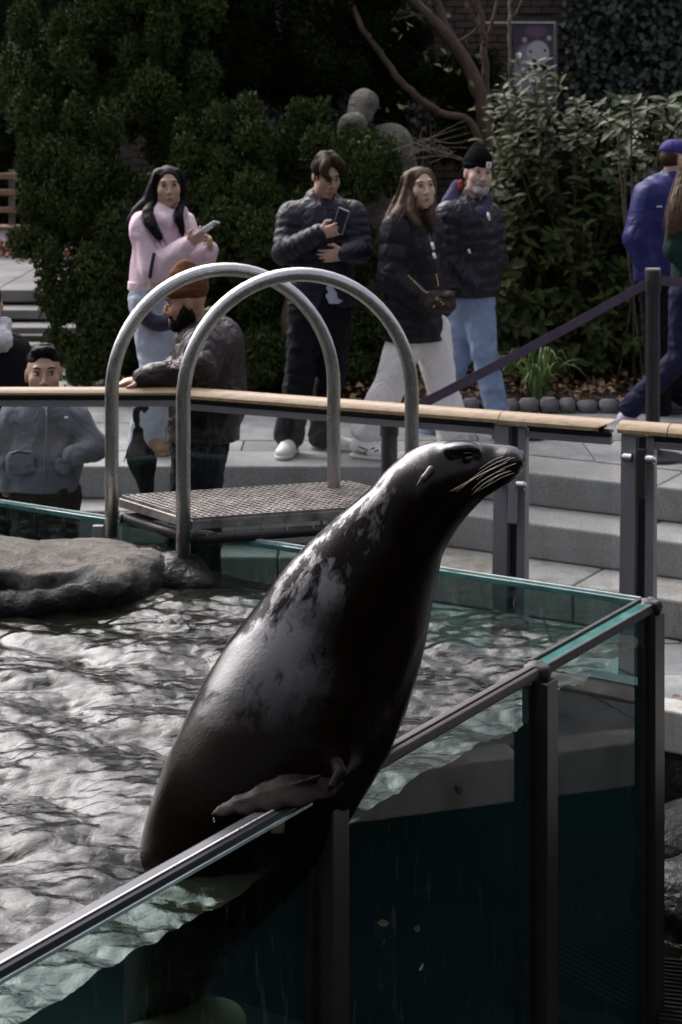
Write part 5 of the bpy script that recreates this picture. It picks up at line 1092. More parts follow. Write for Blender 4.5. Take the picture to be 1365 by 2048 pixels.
# queue barrier: two posts and a purple belt
M['belt'] = cloth('purple_belt', (.075, .058, .088), .75, .2, 200, .3, .05)
M['blackpost'] = simple('black_powder_coat', (.012, .011, .012), .42, var=.3, vs=10)
def stanchion(c, z0, label):
    s = thing('barrier_post', label, 'barrier post', (c.x, c.y, z0), 'queue barrier posts')
    mb = MB(); mb.tube([(c.x, c.y, z0 + .02), (c.x, c.y, z0 + 1.0)], .041, 20); obj('pole', mb.mesh('pole'), M['blackpost'], s, autos=40)
    mb = MB(); mb.tube([(c.x, c.y, z0 + .96), (c.x, c.y, z0 + 1.075), (c.x, c.y, z0 + 1.085)], [.047, .047, .044], 20); obj('belt_head', mb.mesh('belt_head'), M['blackpost'], s, autos=40)
    mb = MB(); mb.tube([(c.x, c.y, z0 + 1.085), (c.x, c.y, z0 + 1.093)], .043, 20); obj('top_cap', mb.mesh('top_cap'), M['steel'], s, autos=40)
    mb = MB(); mb.tube([(c.x, c.y, z0 + .002), (c.x, c.y, z0 + .02), (c.x, c.y, z0 + .035), (c.x, c.y, z0 + .05)], [.185, .18, .12, .05], 28); obj('base', mb.mesh('base'), M['blackpost'], s, autos=40)
    return s
q1 = W(1306, 922, 10.62); q2 = W(779, 920, 9.2); q3 = V(3.0, 10.0, 0)
stanchion(V(q1.x, 10.62, 0), 0, 'black barrier post between the violet jacket and the handrail'); stanchion(V(q2.x, 9.2, 0), ZF, 'black barrier post behind the nearer steel arch and the sea lion head')
def belt(a, b, sag, label):
    mb = MB(); n = 16; vs = []
    for i in range(n + 1):
        k = i / n; p = a.lerp(b, k) - V(0, 0, sag * 4 * k * (1 - k)); d = (b - a).normalized(); s = V(0, .0012, 0)
        for h in (-.028, .028):
            vs += [p + V(0, 0, h) + s, p + V(0, 0, h) - s]
    fs = []
    for i in range(n):
        b0 = i * 4; c0 = b0 + 4; fs += [(b0, c0, c0 + 2, b0 + 2), (b0 + 1, b0 + 3, c0 + 3, c0 + 1), (b0, b0 + 1, c0 + 1, c0), (b0 + 2, c0 + 2, c0 + 3, b0 + 3)]
    mb.add(vs, fs); o = obj('barrier_belt', mb.mesh('barrier_belt'), M['belt'], None, smooth=False); tag(o, label, 'belt', 'queue barrier belts', 'thing')
belt(W(1291, 569, 10.58), W(786, 838, 9.2), .01, 'purple barrier belt slanting down behind the jeans and white trousers'); belt(W(1322, 561, 10.6), W(1470, 566, 10.9), .01, 'short purple barrier belt running out of the frame at the right')
# drain grate and yellow leaves low in the moat
gr = thing('drain_grate', 'dark slatted drain grate at the bottom right corner of the moat', 'grate', W(1350, 2020, 6.75))
for k in range(16):
    a = W(1318, 1975 + k * 8.5, 6.85 - k * .03); a.z = -1.13; b = a + V(.5, -.12, 0); mb = MB(); mb.bar(a, b, .012, .03); obj('slat', mb.mesh('slat'), M['bronze'], gr, smooth=False)
# ------------------------------------------------------------------ planting
def leaf_cards(P, d, n, L, Wd, bend=.15):
    """one pointed, slightly folded leaf (two faces) per row"""
    P, d, n = np.asarray(P), np.asarray(d), np.asarray(n); d = d / np.linalg.norm(d, axis=1)[:, None]; s = np.cross(d, n); s /= np.linalg.norm(s, axis=1)[:, None] + 1e-9; n = np.cross(s, d)
    L = np.asarray(L)[:, None]; Wd = np.asarray(Wd)[:, None]
    v = np.stack([P, P + d * L * .48 + s * Wd / 2 + n * Wd * bend, P + d * L - n * L * .12, P + d * L * .48 - s * Wd / 2 + n * Wd * bend], 1).reshape(-1, 3)
    b = np.arange(len(P))[:, None] * 4; f = np.concatenate([b + [0, 1, 2], b + [0, 2, 3]], 1).reshape(-1, 3); return v, f
def join_cards(parts, name):
    vs, fs, o = [], [], 0
    for v, f in parts: vs.append(v); fs.append(f + o); o += len(v)
    return mesh_np(name, np.concatenate(vs), np.concatenate(fs), 3)
def sph(n): x = RNG.normal(size=(n, 3)); return x / np.linalg.norm(x, axis=1)[:, None]
def lobes_cards(lobes, per, L=.034, Wd=.016):
    out = []
    for c, r in lobes:
        n = int(per * 2.3 * (r[0] * r[2]) / .018); u = sph(n); lump = 1 + .22 * np.sin(u[:, 0] * 9 + c[0] * 7) * np.sin(u[:, 2] * 8 + c[2] * 9) + .14 * np.sin(u[:, 1] * 13 + u[:, 2] * 11)
        P = np.array(c) + u * np.array(r) * (lump * RNG.uniform(.86, 1.03, n))[:, None]
        d = u * .35 + np.array([0, 0, .7]) + RNG.normal(size=(n, 3)) * .45; nn = u + RNG.normal(size=(n, 3)) * .33
        out.append(leaf_cards(P, d, nn, L * RNG.uniform(.6, 1.3, n), Wd * RNG.uniform(.7, 1.3, n)))
    return out
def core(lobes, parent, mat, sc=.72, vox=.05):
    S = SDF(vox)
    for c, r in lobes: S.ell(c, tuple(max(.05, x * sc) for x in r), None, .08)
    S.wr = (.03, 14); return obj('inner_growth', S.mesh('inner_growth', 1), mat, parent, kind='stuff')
def yew(label, spots, fill, per=620, mat='yew', L=.036, trunk=None, group='dark yew shrubs behind the plaza', wd=.017):
    """spots: (px, py, rx px, rz px, distance); fill: (n, px0, px1, py0, py1, r px, d0, d1)"""
    lob = []
    for (x, y, rx, rz, d) in spots: s = d / FPX; lob.append((tuple(W(x, y, d)), (rx * s, rx * s * 1.0, rz * s)))
    rr = random.Random(len(spots) * 7 + int(fill[0][1]) if fill else 1)
    for (n, x0, x1, y0, y1, r, d0, d1) in fill:
        for _ in range(n):
            d = rr.uniform(d0, d1); q = r * rr.uniform(.7, 1.3); s = d / FPX; lob.append((tuple(W(rr.uniform(x0, x1), rr.uniform(y0, y1), d)), (q * s, q * s, q * s * rr.uniform(1.1, 1.7))))
    zmin = min(c[2] - r[2] for c, r in lob); cx_ = sum(c[0] for c, r in lob) / len(lob); cy_ = sum(c[1] for c, r in lob) / len(lob)
    th = thing('yew_shrub', label, 'shrub', (cx_, cy_, 0.05), group)
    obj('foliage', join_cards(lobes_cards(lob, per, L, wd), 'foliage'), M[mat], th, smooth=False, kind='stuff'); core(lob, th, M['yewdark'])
    mb = MB(); mb.tube(smooth_path([(cx_, cy_, .0), (cx_ + .03, cy_, .25), (cx_ - .03, cy_ + .05, .5), (cx_ + .02, cy_, .8)], 4), [.09 - .0035 * i for i in range(13)], 8); obj('trunk', mb.mesh('trunk'), M['bark'], th)
    return th
yew('yew with stacked rounded clumps beside the stone stairs', [
    (54, 487, 32, 34, 13.1), (98, 524, 27, 44, 13.0), (107, 407, 22, 42, 13.1), (63, 407, 24, 42, 13.2), (54, 330, 20, 46, 13.3), (98, 321, 26, 42, 13.2), (137, 324, 30, 42, 13.1), (176, 358, 32, 40, 13.0),
    (98, 595, 24, 36, 13.0), (122, 622, 27, 32, 12.95), (195, 536, 42, 46, 12.8), (203, 634, 38, 52, 12.8), (107, 682, 18, 26, 12.9), (132, 692, 20, 26, 12.85), (171, 722, 34, 48, 12.8), (150, 748, 24, 22, 12.8),
    (235, 470, 42, 60, 12.9), (240, 590, 30, 60, 12.9), (150, 430, 34, 46, 13.1), (150, 250, 26, 56, 13.3), (215, 260, 30, 50, 13.2), (85, 250, 18, 50, 13.4), (220, 720, 30, 44, 12.8)],
    [(22, 160, 300, 330, 760, 36, 13.2, 13.7), (12, 290, 400, 40, 330, 40, 14.4, 14.9), (8, 70, 170, 340, 480, 34, 13.4, 13.7)])
yew('tall dark yew with upright plumes at the upper left', [
    (312, 70, 18, 62, 13.8), (345, 75, 16, 50, 13.8), (255, 120, 16, 40, 13.8), (140, 120, 28, 40, 13.9), (118, 70, 16, 50, 14.0), (165, 150, 24, 30, 13.8), (300, 170, 34, 34, 13.6), (330, 190, 26, 30, 13.55), (62, 190, 18, 60, 14.0), (230, 60, 22, 50, 14), (410, 150, 28, 40, 13.8), (275, 210, 30, 34, 13.6)],
    [(38, 40, 430, -60, 290, 38, 13.9, 14.8), (10, 200, 430, -90, 40, 30, 13.8, 14.2)], per=560)
yew('broad yew mound behind the man with the phone', [
    (440, 250, 34, 38, 13.2), (495, 225, 30, 34, 13.2), (505, 275, 36, 34, 13.05), (380, 300, 30, 40, 13.2), (365, 265, 16, 32, 13.2), (450, 330, 40, 36, 13.1), (640, 240, 22, 40, 13.3), (640, 290, 34, 36, 13.1), (690, 320, 36, 40, 13.0), (735, 335, 34, 40, 13.1), (700, 280, 20, 26, 13.2), (455, 440, 48, 40, 12.8), (520, 470, 50, 46, 12.7), (420, 520, 36, 40, 12.8), (500, 390, 44, 44, 12.9), (780, 350, 24, 44, 13.3), (600, 230, 22, 30, 13.3)],
    [(46, 370, 760, 300, 740, 42, 12.9, 13.6)])
yew('low bright yew clump by the navy trousers', [(520, 700, 40, 34, 12.55), (480, 720, 36, 34, 12.6), (560, 715, 30, 34, 12.6), (510, 745, 48, 30, 12.5), (620, 730, 36, 38, 12.6), (690, 700, 30, 50, 12.7), (720, 740, 34, 34, 12.6)], [(8, 450, 730, 690, 770, 30, 12.6, 12.9)])
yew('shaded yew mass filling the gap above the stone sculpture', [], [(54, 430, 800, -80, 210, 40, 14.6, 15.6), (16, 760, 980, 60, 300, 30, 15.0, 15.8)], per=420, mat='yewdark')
# laurel: whorls of long glossy leaves
def big_leaf_mesh():
    v = []; f = []
    for i, (x, w) in enumerate(((0, .0), (.14, .11), (.36, .20), (.62, .195), (.84, .11), (1, 0))):
        z = -.18 * x * x + .05 * x; v += [(x, -w, z + w * .35), (x, 0, z), (x, w, z + w * .35)]
    for i in range(5):
        a = i * 3; f += [(a, a + 3, a + 4, a + 1), (a + 1, a + 4, a + 5, a + 2)]
    mb = MB(); mb.add(v, f); return mb
BLM = big_leaf_mesh(); LV_ = np.array(BLM.v); LF_ = np.array(BLM.f)
def laurel(label, tips, leaf_len, per, singles, group='laurel shrubs behind the plaza'):
    cx_, cy_ = np.mean([t_[0].x for t_ in tips]), np.mean([t_[0].y for t_ in tips]); th = thing('laurel_shrub', label, 'shrub', (cx_, cy_ + .2, .05), group)
    me = BLM.mesh('leaf'); me.materials.append(M['laurel']); me.polygons.foreach_set('use_smooth', [True] * len(me.polygons)); rest = []; k = 0; rr = random.Random(5)
    for (p, ax) in tips:
        ax = nrm(ax); a0 = rr.uniform(0, 6); s1 = ax.orthogonal().normalized(); s2 = ax.cross(s1); nl = rr.randint(per - 2, per + 1)
        for i in range(nl):
            a = a0 + 2.4 * i; tilt = R(rr.uniform(38, 88)); d = (ax * math.cos(tilt) + (s1 * math.cos(a) + s2 * math.sin(a)) * math.sin(tilt)); d.z -= .18; d.normalize()
            n = ax - d * ax.dot(d) + V(0, -.15, .35); n = (n - d * n.dot(d)).normalized(); y = n.cross(d); Lf = leaf_len * rr.uniform(.65, 1.2)
            pos = p - ax * .03 * i * .6; rot = Matrix((d, y, n)).transposed()
            if k < singles:
                o = bpy.data.objects.new('leaf', me); COL.objects.link(o); setp(o, th); o.location = pos; o.rotation_euler = rot.to_euler(); o.scale = (Lf,) * 3; k += 1
            else: rest.append((LV_ * Lf) @ np.array(rot).T + np.array(pos))
    nv = len(LV_); v = np.concatenate(rest); f = np.concatenate([LF_ + i * nv for i in range(len(rest))]); obj('foliage', mesh_np('foliage', v, f, 4), M['laurel'], th, kind='stuff')
    mb = MB(); base = V(cx_, cy_ + .3, 0)
    for (p, ax) in tips[::5]: mb.tube(smooth_path([base + V(rr.uniform(-.3, .3), rr.uniform(-.1, .1), 0), base.lerp(p, .5) + V(0, .12, .1), p], 4), .008, 5)
    obj('stems', mb.mesh('stems', False), M['twig'], th, kind='stuff'); return th
tips = []; rr = random.Random(21)
def lau_top(x):      # outline of the laurel crown in the photo
    return float(np.interp(x, [930, 985, 1010, 1040, 1090, 1130, 1180, 1230, 1290, 1370], [330, 215, 150, 112, 118, 170, 205, 215, 235, 215]))
for _ in range(560):
    x = rr.uniform(940, 1400); y0 = lau_top(x); q = rr.random(); y = y0 + (735 - y0) * q ** 1.1; d = 12.9 + .45 * (1 - q) + rr.uniform(-.15, .45); tips.append((W(x, y, d), V((x - 1150) / 700 + rr.uniform(-.4, .4), -.8 + .5 * (1 - q), .25 + .9 * (1 - q) + rr.uniform(-.2, .2))))
tips.sort(key=lambda t_: t_[0].y - .35 * t_[0].z)
laurel('big glossy leaved laurel behind the man in the black hat', tips, .108, 7, 290)
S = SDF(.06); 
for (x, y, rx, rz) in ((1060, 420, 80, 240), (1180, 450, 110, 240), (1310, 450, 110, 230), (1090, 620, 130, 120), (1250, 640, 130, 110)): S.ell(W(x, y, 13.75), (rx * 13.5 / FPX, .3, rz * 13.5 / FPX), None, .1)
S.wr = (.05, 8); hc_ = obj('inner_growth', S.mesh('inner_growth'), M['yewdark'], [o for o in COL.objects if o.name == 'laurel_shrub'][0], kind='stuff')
tips = []
for _ in range(26): x = rr.uniform(1215, 1385); y = rr.uniform(190, 330); tips.append((W(x, y, 12.6 + rr.uniform(-.1, .3)), V(rr.uniform(-.5, .5), -.4, .9)))
laurel('leggy laurel with long pale leaves at the right edge', tips, .15, 7, 90)
# grass clump, leaf litter, cobble kerb, soil
bed = MB(); pl_ = [(-2.05, 14.0), (-1.75, 13.1), (-.6, 12.55), (-.1, 12.27), (4.2, 12.27), (4.2, 17.2), (-2.3, 17.2)]
bed.prism([(x, y, -.05) for x, y in pl_], (0, 0, .095)); struct('planting_bed', bed.mesh('planting_bed'), M['soil'], label='dark soil bed under the shrubs', cat='soil', smooth=False)
gt = thing('grass_clump', 'clump of long green strap leaves in front of the laurel', 'grass clump', W(1075, 795, 12.42)); gb = W(1075, 792, 12.42); gb.z = .05
for k in range(58):
    a = rr.uniform(0, 2 * PI); h = rr.uniform(.16, .36); rch = rr.uniform(.06, .36); o_ = V(math.cos(a) * .07 * rr.random(), math.sin(a) * .05 * rr.random(), 0); d = V(math.cos(a), math.sin(a) * .6, 0)
    pts = smooth_path([gb + o_, gb + o_ + d * rch * .3 + V(0, 0, h * .75), gb + o_ + d * rch * .75 + V(0, 0, h), gb + o_ + d * rch * 1.15 + V(0, 0, h * rr.uniform(.45, .95))], 3); vs = []; n_ = len(pts); s = d.cross(V(0, 0, 1)).normalized()
    for i, q in enumerate(pts): w = .0085 * (1 - (i / (n_ - 1)) ** 2) + .0006; vs += [q - s * w, q + V(0, 0, -.004), q + s * w]
    fs = [];
    for i in range(n_ - 1): a_ = i * 3; fs += [(a_, a_ + 3, a_ + 4, a_ + 1), (a_ + 1, a_ + 4, a_ + 5, a_ + 2)]
    mb = MB(); mb.add(vs, fs); obj('blade', mb.mesh('blade', False), M['grass'], gt)
def litter(n, x0, x1, y0, y1, z, size, seed, zj=.05):
    g = np.random.default_rng(seed); P = np.stack([g.uniform(x0, x1, n), g.uniform(y0, y1, n), z + g.uniform(0, zj, n)], 1); d = g.normal(size=(n, 3)); d[:, 2] *= .35; nn = g.normal(size=(n, 3)) * .4 + [0, 0, 1]
    return leaf_cards(P, d, nn, size * g.uniform(.6, 1.3, n), size * .65 * g.uniform(.6, 1.2, n), .35)
me = join_cards([litter(2200, -.1, 3.4, 12.33, 14.2, .05, .075, 3, .09), litter(260, -1.7, 0, 12.6, 13.2, .05, .07, 4)], 'fallen_leaves'); o = obj('fallen_leaves', me, M['litter'], None, smooth=False); tag(o, 'brown fallen leaves littering the soil bed under the laurel', 'fallen leaves', None, 'stuff')
kb = thing('cobble_kerb', 'row of rough grey cobbles edging the planting bed', 'kerb', (1.2, 12.2, 0))
cb = MB(); cb.box((0, 0, 0), (.115, .10, .10)); cme = cb.mesh('cobble'); bm = bmesh.new(); bm.from_mesh(cme); bmesh.ops.bevel(bm, geom=bm.edges[:], offset=.013, segments=2, affect='EDGES'); bm.to_mesh(cme); bm.free(); cme.materials.append(M['cobble']); cme.polygons.foreach_set('use_smooth', [True] * len(cme.polygons))
path = [V(4.0, 12.2, 0), V(-.1, 12.2, 0), V(-.6, 12.48, 0), V(-1.7, 13.03, 0)]
for a, b in zip(path[:-1], path[1:]):
    n_ = int((b - a).length / .125)
    for i in range(n_): q = a.lerp(b, (i + .5) / n_); piece('cobble', cme, kb, (q.x + rr.uniform(-.008, .008), q.y + rr.uniform(-.012, .012), .038 + rr.uniform(-.008, .008)), (rr.uniform(-.08, .08), rr.uniform(-.08, .08), math.atan2((b - a).y, (b - a).x) + rr.uniform(-.1, .1)), (rr.uniform(.85, 1.12), rr.uniform(.85, 1.1), rr.uniform(.9, 1.1)))
# stairs, terrace and bench beyond the yew at the left
st = struct('stairs', MB().box((-4.2, 15.9, .1), (5.2, 2.6, .2)).mesh('stairs'), M['joint'], label='wide grey stone stairs rising behind the yew at the left', cat='stairs', smooth=False)
for z, d in ((.153, 14.4), (.246, 14.75), (.346, 15.1), (.473, 15.45)):
    x = -6.4
    while x < -1.4:
        w = rr.uniform(1.5, 2.1); x2 = min(x + w, -1.4); dep = .5 if z < .4 else 2.9; h_ = .075 if z < .4 else .10
        mb = MB(); mb.box(((x + x2) / 2, d + dep / 2, z - h_ / 2), (x2 - x - .008, dep, h_)); obj('stair_block', mb.mesh('stair_block'), M['terrace'], st, smooth=False, bevel=.008); x = x2
    mb = MB(); mb.box((-3.9, d + .05 + .3, (z - .08 + .0) / 2), (5.0, .6, max(.02, z - .078))); obj('stair_core', mb.mesh('stair_core'), M['joint'], st, smooth=False)
mb = MB(); mb.box((-5, 22.4, .27), (9, 8, .4)); struct('terrace', mb.mesh('terrace'), M['terrace'], label='grey terrace at the top of the stairs', cat='terrace', smooth=False)
be = thing('bench', 'dark wooden slatted bench far back at the left edge', 'bench', W(10, 470, 19.2))
M['benchwood'] = simple('bench_wood', (.17, .10, .06), .6, var=.4, vs=12, stretch=(.2, 2, 2))
for (y, hgt) in ((352, 12), (385, 12), (420, 11), (455, 7)):
    a = W(-200, y, 19.2); b = W(62, y, 19.2); mb = MB(); mb.bar(a, b, .03 if y < 450 else .35, hgt * 19.2 / FPX); obj('slat', mb.mesh('slat'), M['benchwood'], be, smooth=False, bevel=.004)
for x in (-60, 24):
    a = W(x, 340, 19.26); mb = MB(); mb.box((a.x, 19.26, (a.z + .47) / 2), (.06, .05, a.z - .47)); obj('leg', mb.mesh('leg'), M['stone'], be, smooth=False)
o = obj('fallen_leaves', join_cards([litter(700, -3.9, -2.4, 18.35, 19.8, .475, .09, 8, .12)], 'fallen_leaves'), simple('russet_leaves', (.20, .085, .04), .8, var=.5), None, smooth=False); tag(o, 'russet fallen leaves under the far bench', 'fallen leaves', None, 'stuff')
# brick wall with ivy, banner, stone sculpture
bwll = thing('brick_wall', 'dark brick wall behind the garden', 'wall', (1.5, 17.6, 0)); mb = MB(); mb.box((2.6, 17.75, 2.3), (9.4, .25, 4.6)); obj('wall_core', mb.mesh('wall_core'), M['joint'], bwll, smooth=False)
bk = MB(); bk.box((0, 0, 0), (.195, .06, .058)); bme = bk.mesh('brick'); bme.materials.append(M['brick']); nb = 0
for r_ in range(28):
    for c_ in range(13):
        x = .05 + c_ * .206 + (r_ % 2) * .103; z = 1.35 + r_ * .068
        if nb < 298 and not (x > 1.62 and x < 2.05 and z < 2.9): piece('brick', bme, bwll, (x, 17.61 + rr.uniform(-.004, .004), z), (0, rr.uniform(-.01, .01), 0)); nb += 1
rest = MB()
for r_ in range(66):
    for c_ in range(46):
        x = -2.0 + c_ * .206 + (r_ % 2) * .103; z = .05 + r_ * .068
        if .0 < x < 2.75 and 1.3 < z < 3.3: continue
        rest.box((x, 17.612, z), (.195, .06, .058))
obj('brickwork', rest.mesh('brickwork', False), M['brick'], bwll, smooth=False, kind='stuff')
def ivy(label, n, x0, x1, y0, y1, d, seed, size=.075, singles=0):
    g = np.random.default_rng(seed); th = thing('ivy', label, 'ivy', W((x0 + x1) / 2, y1, d), 'ivy on the brick wall')
    P = np.array([W(x, y, d - .05 - q) for x, y, q in zip(g.uniform(x0, x1, n), g.uniform(y0, y1, n), g.uniform(0, .22, n))]); P += (.06 * np.sin(P[:, [0]] * 9) * np.sin(P[:, [2]] * 7)) * [0, 1, 0]
    dd = g.normal(size=(n, 3)) * .5 + [0, -.3, -.7]; nn = g.normal(size=(n, 3)) * .35 + [0, -1, .35]; v, f = leaf_cards(P, dd, nn, size * g.uniform(.7, 1.3, n), size * .85 * g.uniform(.7, 1.3, n), .1)
    obj('foliage', mesh_np('foliage', v, f, 3), M['ivy'], th, smooth=False, kind='stuff')
    mb = MB()
    for k in range(9): x = x0 + (x1 - x0) * (k + .5) / 9; mb.tube(smooth_path([W(x, y1, d - .03), W(x + rr.uniform(-20, 20), (y0 + y1) / 2, d - .05), W(x + rr.uniform(-40, 40), y0, d - .04)], 4), .012, 5)
    obj('vines', mb.mesh('vines', False), M['bark'], th, kind='stuff')
ivy('ivy covering the brick wall at the upper right', 5200, 1130, 1420, -90, 330, 17.5, 4); ivy('ivy covering the brick wall behind the stone sculpture', 4200, 470, 860, -90, 330, 17.5, 6, .07)
t = NT('bear_banner_print'); tc = t.n('ShaderNodeTexCoord'); sp = t.n('ShaderNodeSeparateXYZ'); t.l(tc.outputs['Generated'], sp.inputs[0]); X, Zz = sp.outputs[0], sp.outputs[2]
wob = t.math('MULTIPLY', t.math('SUBTRACT', t.noise(tc.outputs['Generated'], 6, 4), .5), .16)
def blob(cx, cz, rx, rz, soft=.25, w=True):
    a = t.math('POWER', t.math('DIVIDE', t.math('SUBTRACT', X, cx), rx), 2); b = t.math('POWER', t.math('DIVIDE', t.math('SUBTRACT', Zz, cz), rz), 2); r = t.math('ADD', a, b)
    if w: r = t.math('ADD', r, wob)
    return t.ramp(r, [(max(0, .5 - soft * .5), 1.), (min(1, .5 + soft * .5), 0.)])
bgc = t.ramp(Zz, [(0., (.03, .025, .045)), (.30, (.018, .015, .02)), (.6, (.05, .04, .06)), (1., (.04, .028, .048))])
c = t.mix(blob(.55, .93, .36, .09, .5), bgc, (.11, .06, .10)); c = t.mix(blob(.34, .56, .50, .34, .25), c, (.20, .17, .20)); c = t.mix(blob(.60, .72, .40, .165, .2), c, (.36, .32, .35)); c = t.mix(blob(.27, .845, .085, .035, .3), c, (.30, .26, .29)); c = t.mix(blob(.88, .86, .085, .035, .3), c, (.32, .28, .31))
c = t.mix(blob(.50, .625, .22, .085, .3), c, (.42, .38, .39)); c = t.mix(blob(.42, .735, .05, .020, .4), c, (.02, .015, .02)); c = t.mix(blob(.78, .745, .05, .020, .4), c, (.02, .015, .02)); c = t.mix(blob(.52, .645, .085, .028, .4), c, (.02, .015, .02)); c = t.mix(blob(.53, .575, .12, .012, .4), c, (.06, .045, .05))
c = t.mix(blob(.40, .16, .26, .06, .5), c, (.06, .14, .16)); c = t.mix(blob(.78, .06, .08, .03, .5), c, (.08, .09, .34)); c = t.mix(blob(.7, .27, .3, .05, .5), c, (.14, .12, .14))
t.bsdf(c, .5, 0, .3)
bn = thing('banner', 'tall dark banner printed with a white bear hanging behind the laurel', 'banner', W(1068, 256, 16.9))
a, b = W(1028, 46, 16.9), W(1108, 262, 16.9); mb = MB(); mb.box(((a.x + b.x) / 2, 16.9, (a.z + b.z) / 2), (b.x - a.x, .015, a.z - b.z)); obj('print', mb.mesh('print'), t.m, bn, smooth=False)
mb = MB(); mb.bar(W(968, 45, 16.88), W(1110, 45, 16.88), .02, .018); obj('top_bar', mb.mesh('top_bar'), M['steel'], bn, smooth=False)
mb = MB(); mb.tube([V(a.x - .03, 16.93, 0), V(a.x - .03, 16.93, a.z + .1)], .02, 8); mb.tube([V(b.x + .02, 16.93, 0), V(b.x + .02, 16.93, a.z + .02)], .02, 8); obj('poles', mb.mesh('poles'), M['blackpost'], bn)
S = SDF(.016)
S.ell(W(728, 205, 14.2), (.115, .12, .105), None, .03).ell(W(722, 228, 14.15), (.10, .11, .10), None, .05).ell(W(706, 246, 14.0), (.105, .10, .085), None, .03).ell(W(705, 290, 14.05), (.13, .13, .2), None, .06).ell(W(785, 290, 14.2), (.15, .16, .17), None, .05).ell(W(760, 360, 14.25), (.3, .2, .4), None, .1).ell(W(770, 480, 14.3), (.28, .2, .6), None, .1)
S.ell(W(748, 222, 14.05), (.06, .06, .08), None, .03, True); S.wr = (.010, 13); st_ = obj('stone_sculpture', S.mesh('stone_sculpture'), M['stone']); tag(st_, 'weathered grey stone sculpture with rounded tops rising from the yew', 'sculpture', None, 'thing')
# bare tree limbs, sapling, twiggy shrub
def limb_tree(name, label, cat, limbs, mat, leaves=0):
    b0 = limbs[0][0]; th = thing(name, label, cat, (W(*b0).x, W(*b0).y, .05))
    for i, l in enumerate(limbs):
        *pts, r0, r1 = l; sp_ = smooth_path([W(*q) if not isinstance(q, Vector) else q for q in pts], 6); n_ = len(sp_); sp_ = [q + V(rr.gauss(0, .006), rr.gauss(0, .006), 0) for q in sp_]
        mb = MB(); mb.tube(sp_, [.75 * (r0 + (r1 - r0) * k / (n_ - 1)) for k in range(n_)], 9); obj('trunk' if i == 0 else 'limb', mb.mesh('trunk'), mat, th)
    if leaves:
        g = np.random.default_rng(12); idx = [W(g.uniform(760, 960), g.uniform(0, 230), 14.6 + g.uniform(-.2, .2)) for _ in range(leaves)]; v, f = leaf_cards(np.array(idx), g.normal(size=(leaves, 3)), g.normal(size=(leaves, 3)), np.full(leaves, .075), np.full(leaves, .045)); obj('leaves', mesh_np('leaves', v, f, 3), M['yellowleaf'], th, smooth=False, kind='stuff')
    return th
limb_tree('bare_tree', 'multi stemmed bare tree with reddish brown limbs behind the shrubs', 'tree', [
    ((985, 700, 14.9), (975, 420, 14.9), (965, 210, 14.9), (930, 120, 14.9), (885, 60, 14.9), (820, -5, 14.9), (780, -60, 14.9), .085, .055),
    ((962, 205, 14.92), (925, 110, 14.95), (893, 55, 14.95), (870, -10, 15.0), (855, -60, 15), .055, .038),
    ((978, 300, 14.95), (974, 190, 15.0), (970, 120, 15.0), (965, 40, 15.0), (940, -40, 15), .05, .03), ((968, 90, 15.0), (985, 45, 15.0), (1000, -20, 15.0), .026, .014), ((968, 60, 15.0), (945, 30, 15), (930, -30, 15.0), .02, .010),
    ((985, 420, 14.8), (950, 255, 14.8), (880, 225, 14.75), (812, 172, 14.7), (760, 105, 14.7), (716, 40, 14.7), (690, -30, 14.7), .045, .032),
    ((880, 50, 14.9), (840, 30, 14.85), (790, 38, 14.8), (735, 30, 14.8), .016, .005), ((800, 20, 14.9), (760, 70, 14.8), (720, 85, 14.8), (678, 65, 14.8), .010, .004), ((905, 90, 14.9), (950, 60, 14.9), (955, 10, 14.9), .014, .005)], M['bark'], 26)
limb_tree('sapling', 'thin pale sapling stem in front of the bear banner', 'tree', [((1026, 560, 14.0), (1024, 300, 14.0), (1020, 110, 14.0), (1021, 20, 14.0), (1023, -60, 14.0), .022, .016), ((1021, 40, 14.0), (1045, 5, 14.0), (1060, -40, 14), .008, .004)], M['twig'])
tw = thing('bare_shrub', 'twiggy leafless shrub with pale stems behind the woman in black', 'shrub', W(790, 480, 13.2)); 
for k in range(40):
    x, y = rr.uniform(745, 815), rr.uniform(420, 520); d = rr.uniform(12.9, 13.4); up_ = rr.random() < .5
    x1, y1 = (x + rr.uniform(-30, 60), y - rr.uniform(60, 130)) if up_ else (rr.uniform(840, 960), rr.uniform(235, 335)); 
    if not up_: x, y = rr.uniform(770, 880), rr.uniform(262, 350)
    mb = MB(); mb.tube(smooth_path([W(x, y, d), W((x + x1) / 2 + rr.uniform(-15, 15), (y + y1) / 2 + rr.uniform(-10, 10), d), W(x1, y1, d - .05)], 4), [.0034 - .0003 * i for i in range(9)], 5); obj('twig', mb.mesh('twig'), M['twig'], tw)
# hedge that closes the view; unseen tree belt added to darken reflections
def belt_of_trees(name, label, arcs, seed, size=.22, n=9000, mat='yewdark', smooth_core=True):
    g = np.random.default_rng(seed); parts = []; S = SDF(.22)
    for (cx_, cy_, rx, ry, rz, zc_) in arcs:
        u = sph(n // len(arcs)); P = np.array([cx_, cy_, zc_]) + u * [rx, ry, rz] * g.uniform(.86, 1.08, (len(u), 1)); P = P[P[:, 2] > -1.5]; m = len(P); parts.append(leaf_cards(P, g.normal(size=(m, 3)) + [0, 0, .3], u[:m] + g.normal(size=(m, 3)) * .4, size * g.uniform(.6, 1.4, m), size * .6 * g.uniform(.6, 1.4, m))); S.ell((cx_, cy_, zc_), (rx * .9, ry * .9, rz * .92), None, .3)
    o = obj(name, join_cards(parts, name), M[mat], None, smooth=False); tag(o, label, 'trees', None, 'stuff'); S.wr = (.1, 2); obj('inner_growth', S.mesh('inner_growth'), M['yewdark'], o, kind='stuff')
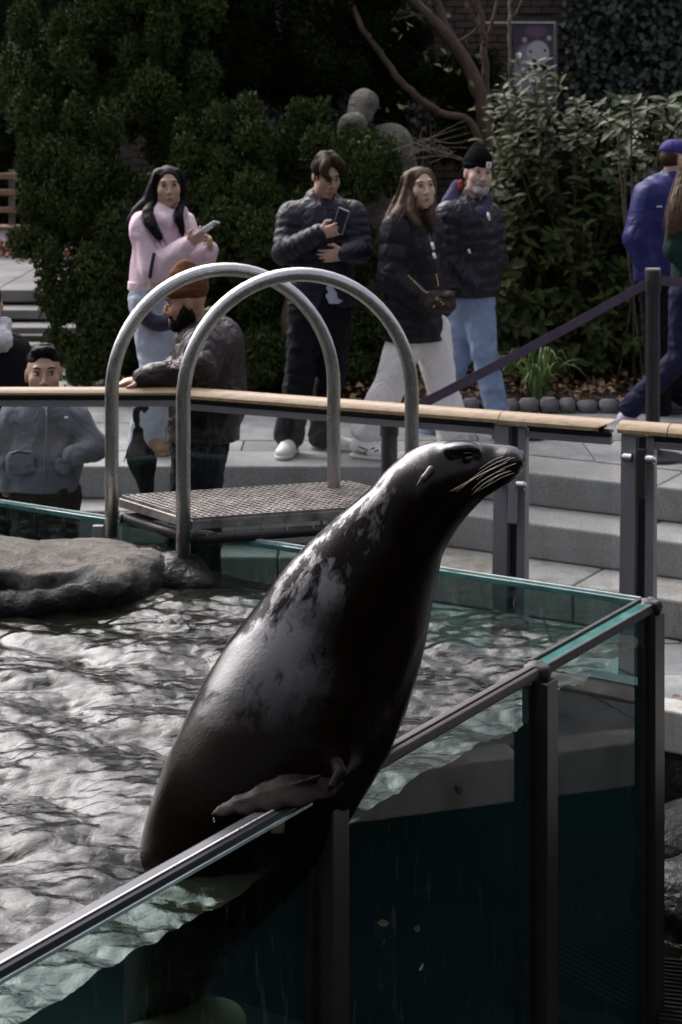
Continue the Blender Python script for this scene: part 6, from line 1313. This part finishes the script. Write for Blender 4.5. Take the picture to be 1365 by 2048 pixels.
belt_of_trees('hedge', 'dark mass of evergreens far behind the bench', [(-9, 24, 4, 1.6, 3.2, 2.2), (-5.2, 24.5, 2.6, 1.6, 3.4, 2.2), (-2.6, 24, 2, 1.5, 3.2, 2.2)], 3, .16, 16000)
belt_of_trees('added_tree_belt', 'dark trees added out of view round the near side to darken reflections', [(12.5 * math.sin(R(a)), 5 - 12.5 * math.cos(R(a)), 3.2, 3.2, hz, hz * .35) for a, hz in ((-112, 3.6), (-90, 4.2), (-67, 4.4), (-44, 4.4), (-20, 5.0), (4, 5.4), (28, 5.4), (52, 5.2), (76, 5.0), (98, 4.2))], 4, .4, 9000)
# stray leaves
def one_leaf(p, L, rot, label, mat='yellowleaf'):
    me = BLM.mesh('fallen_leaf'); o = obj('fallen_leaf', me, M[mat]); o.location = p; o.rotation_euler = rot; o.scale = (L, L * 1.3, L); tag(o, label, 'leaf', 'stray fallen leaves', 'thing')
gp = FW0 + FT * 1.36 + FN * .004
one_leaf((gp.x, gp.y, ZC - (1590 - HOR) * gp.y / FPX), .035, (R(0), R(-70), math.atan2(FT.y, FT.x)), 'yellow green leaf stuck to the front glass below the waterline')
one_leaf(W(1333, 1763, 6.9), .09, (R(20), R(-8), R(10)), 'yellow leaf lying on the wet rock in the moat'); one_leaf(W(1338, 2038, 6.45), .07, (R(10), 0, R(60)), 'yellow leaf on the drain grate')
one_leaf(W(1345, 1395, 8.1), .06, (R(15), 0, R(30)), 'curled brown leaf on the lower walk by the curb', 'litter'); one_leaf(W(1330, 835, 12.05), .10, (R(10), 0, R(0)), 'yellow leaf lying against the cobble kerb')
for k, (x, y) in enumerate(((762, 1846), (838, 1856), (775, 1882), (860, 1925))):
    q = FW0 + FT * (2.0 - (x - 650) / 430 * 1.1); q = q - FN * .06; one_leaf((q.x, q.y, ZC - (y - HOR) * q.y / FPX), .035, (R(60 + 20 * k), R(20 * k), R(40 * k)), ['orange leaf sinking behind the front glass, leftmost', 'orange leaf sinking behind the front glass, upper right', 'orange leaf sinking behind the front glass, middle', 'orange leaf sinking behind the front glass, lowest'][k], 'litter')
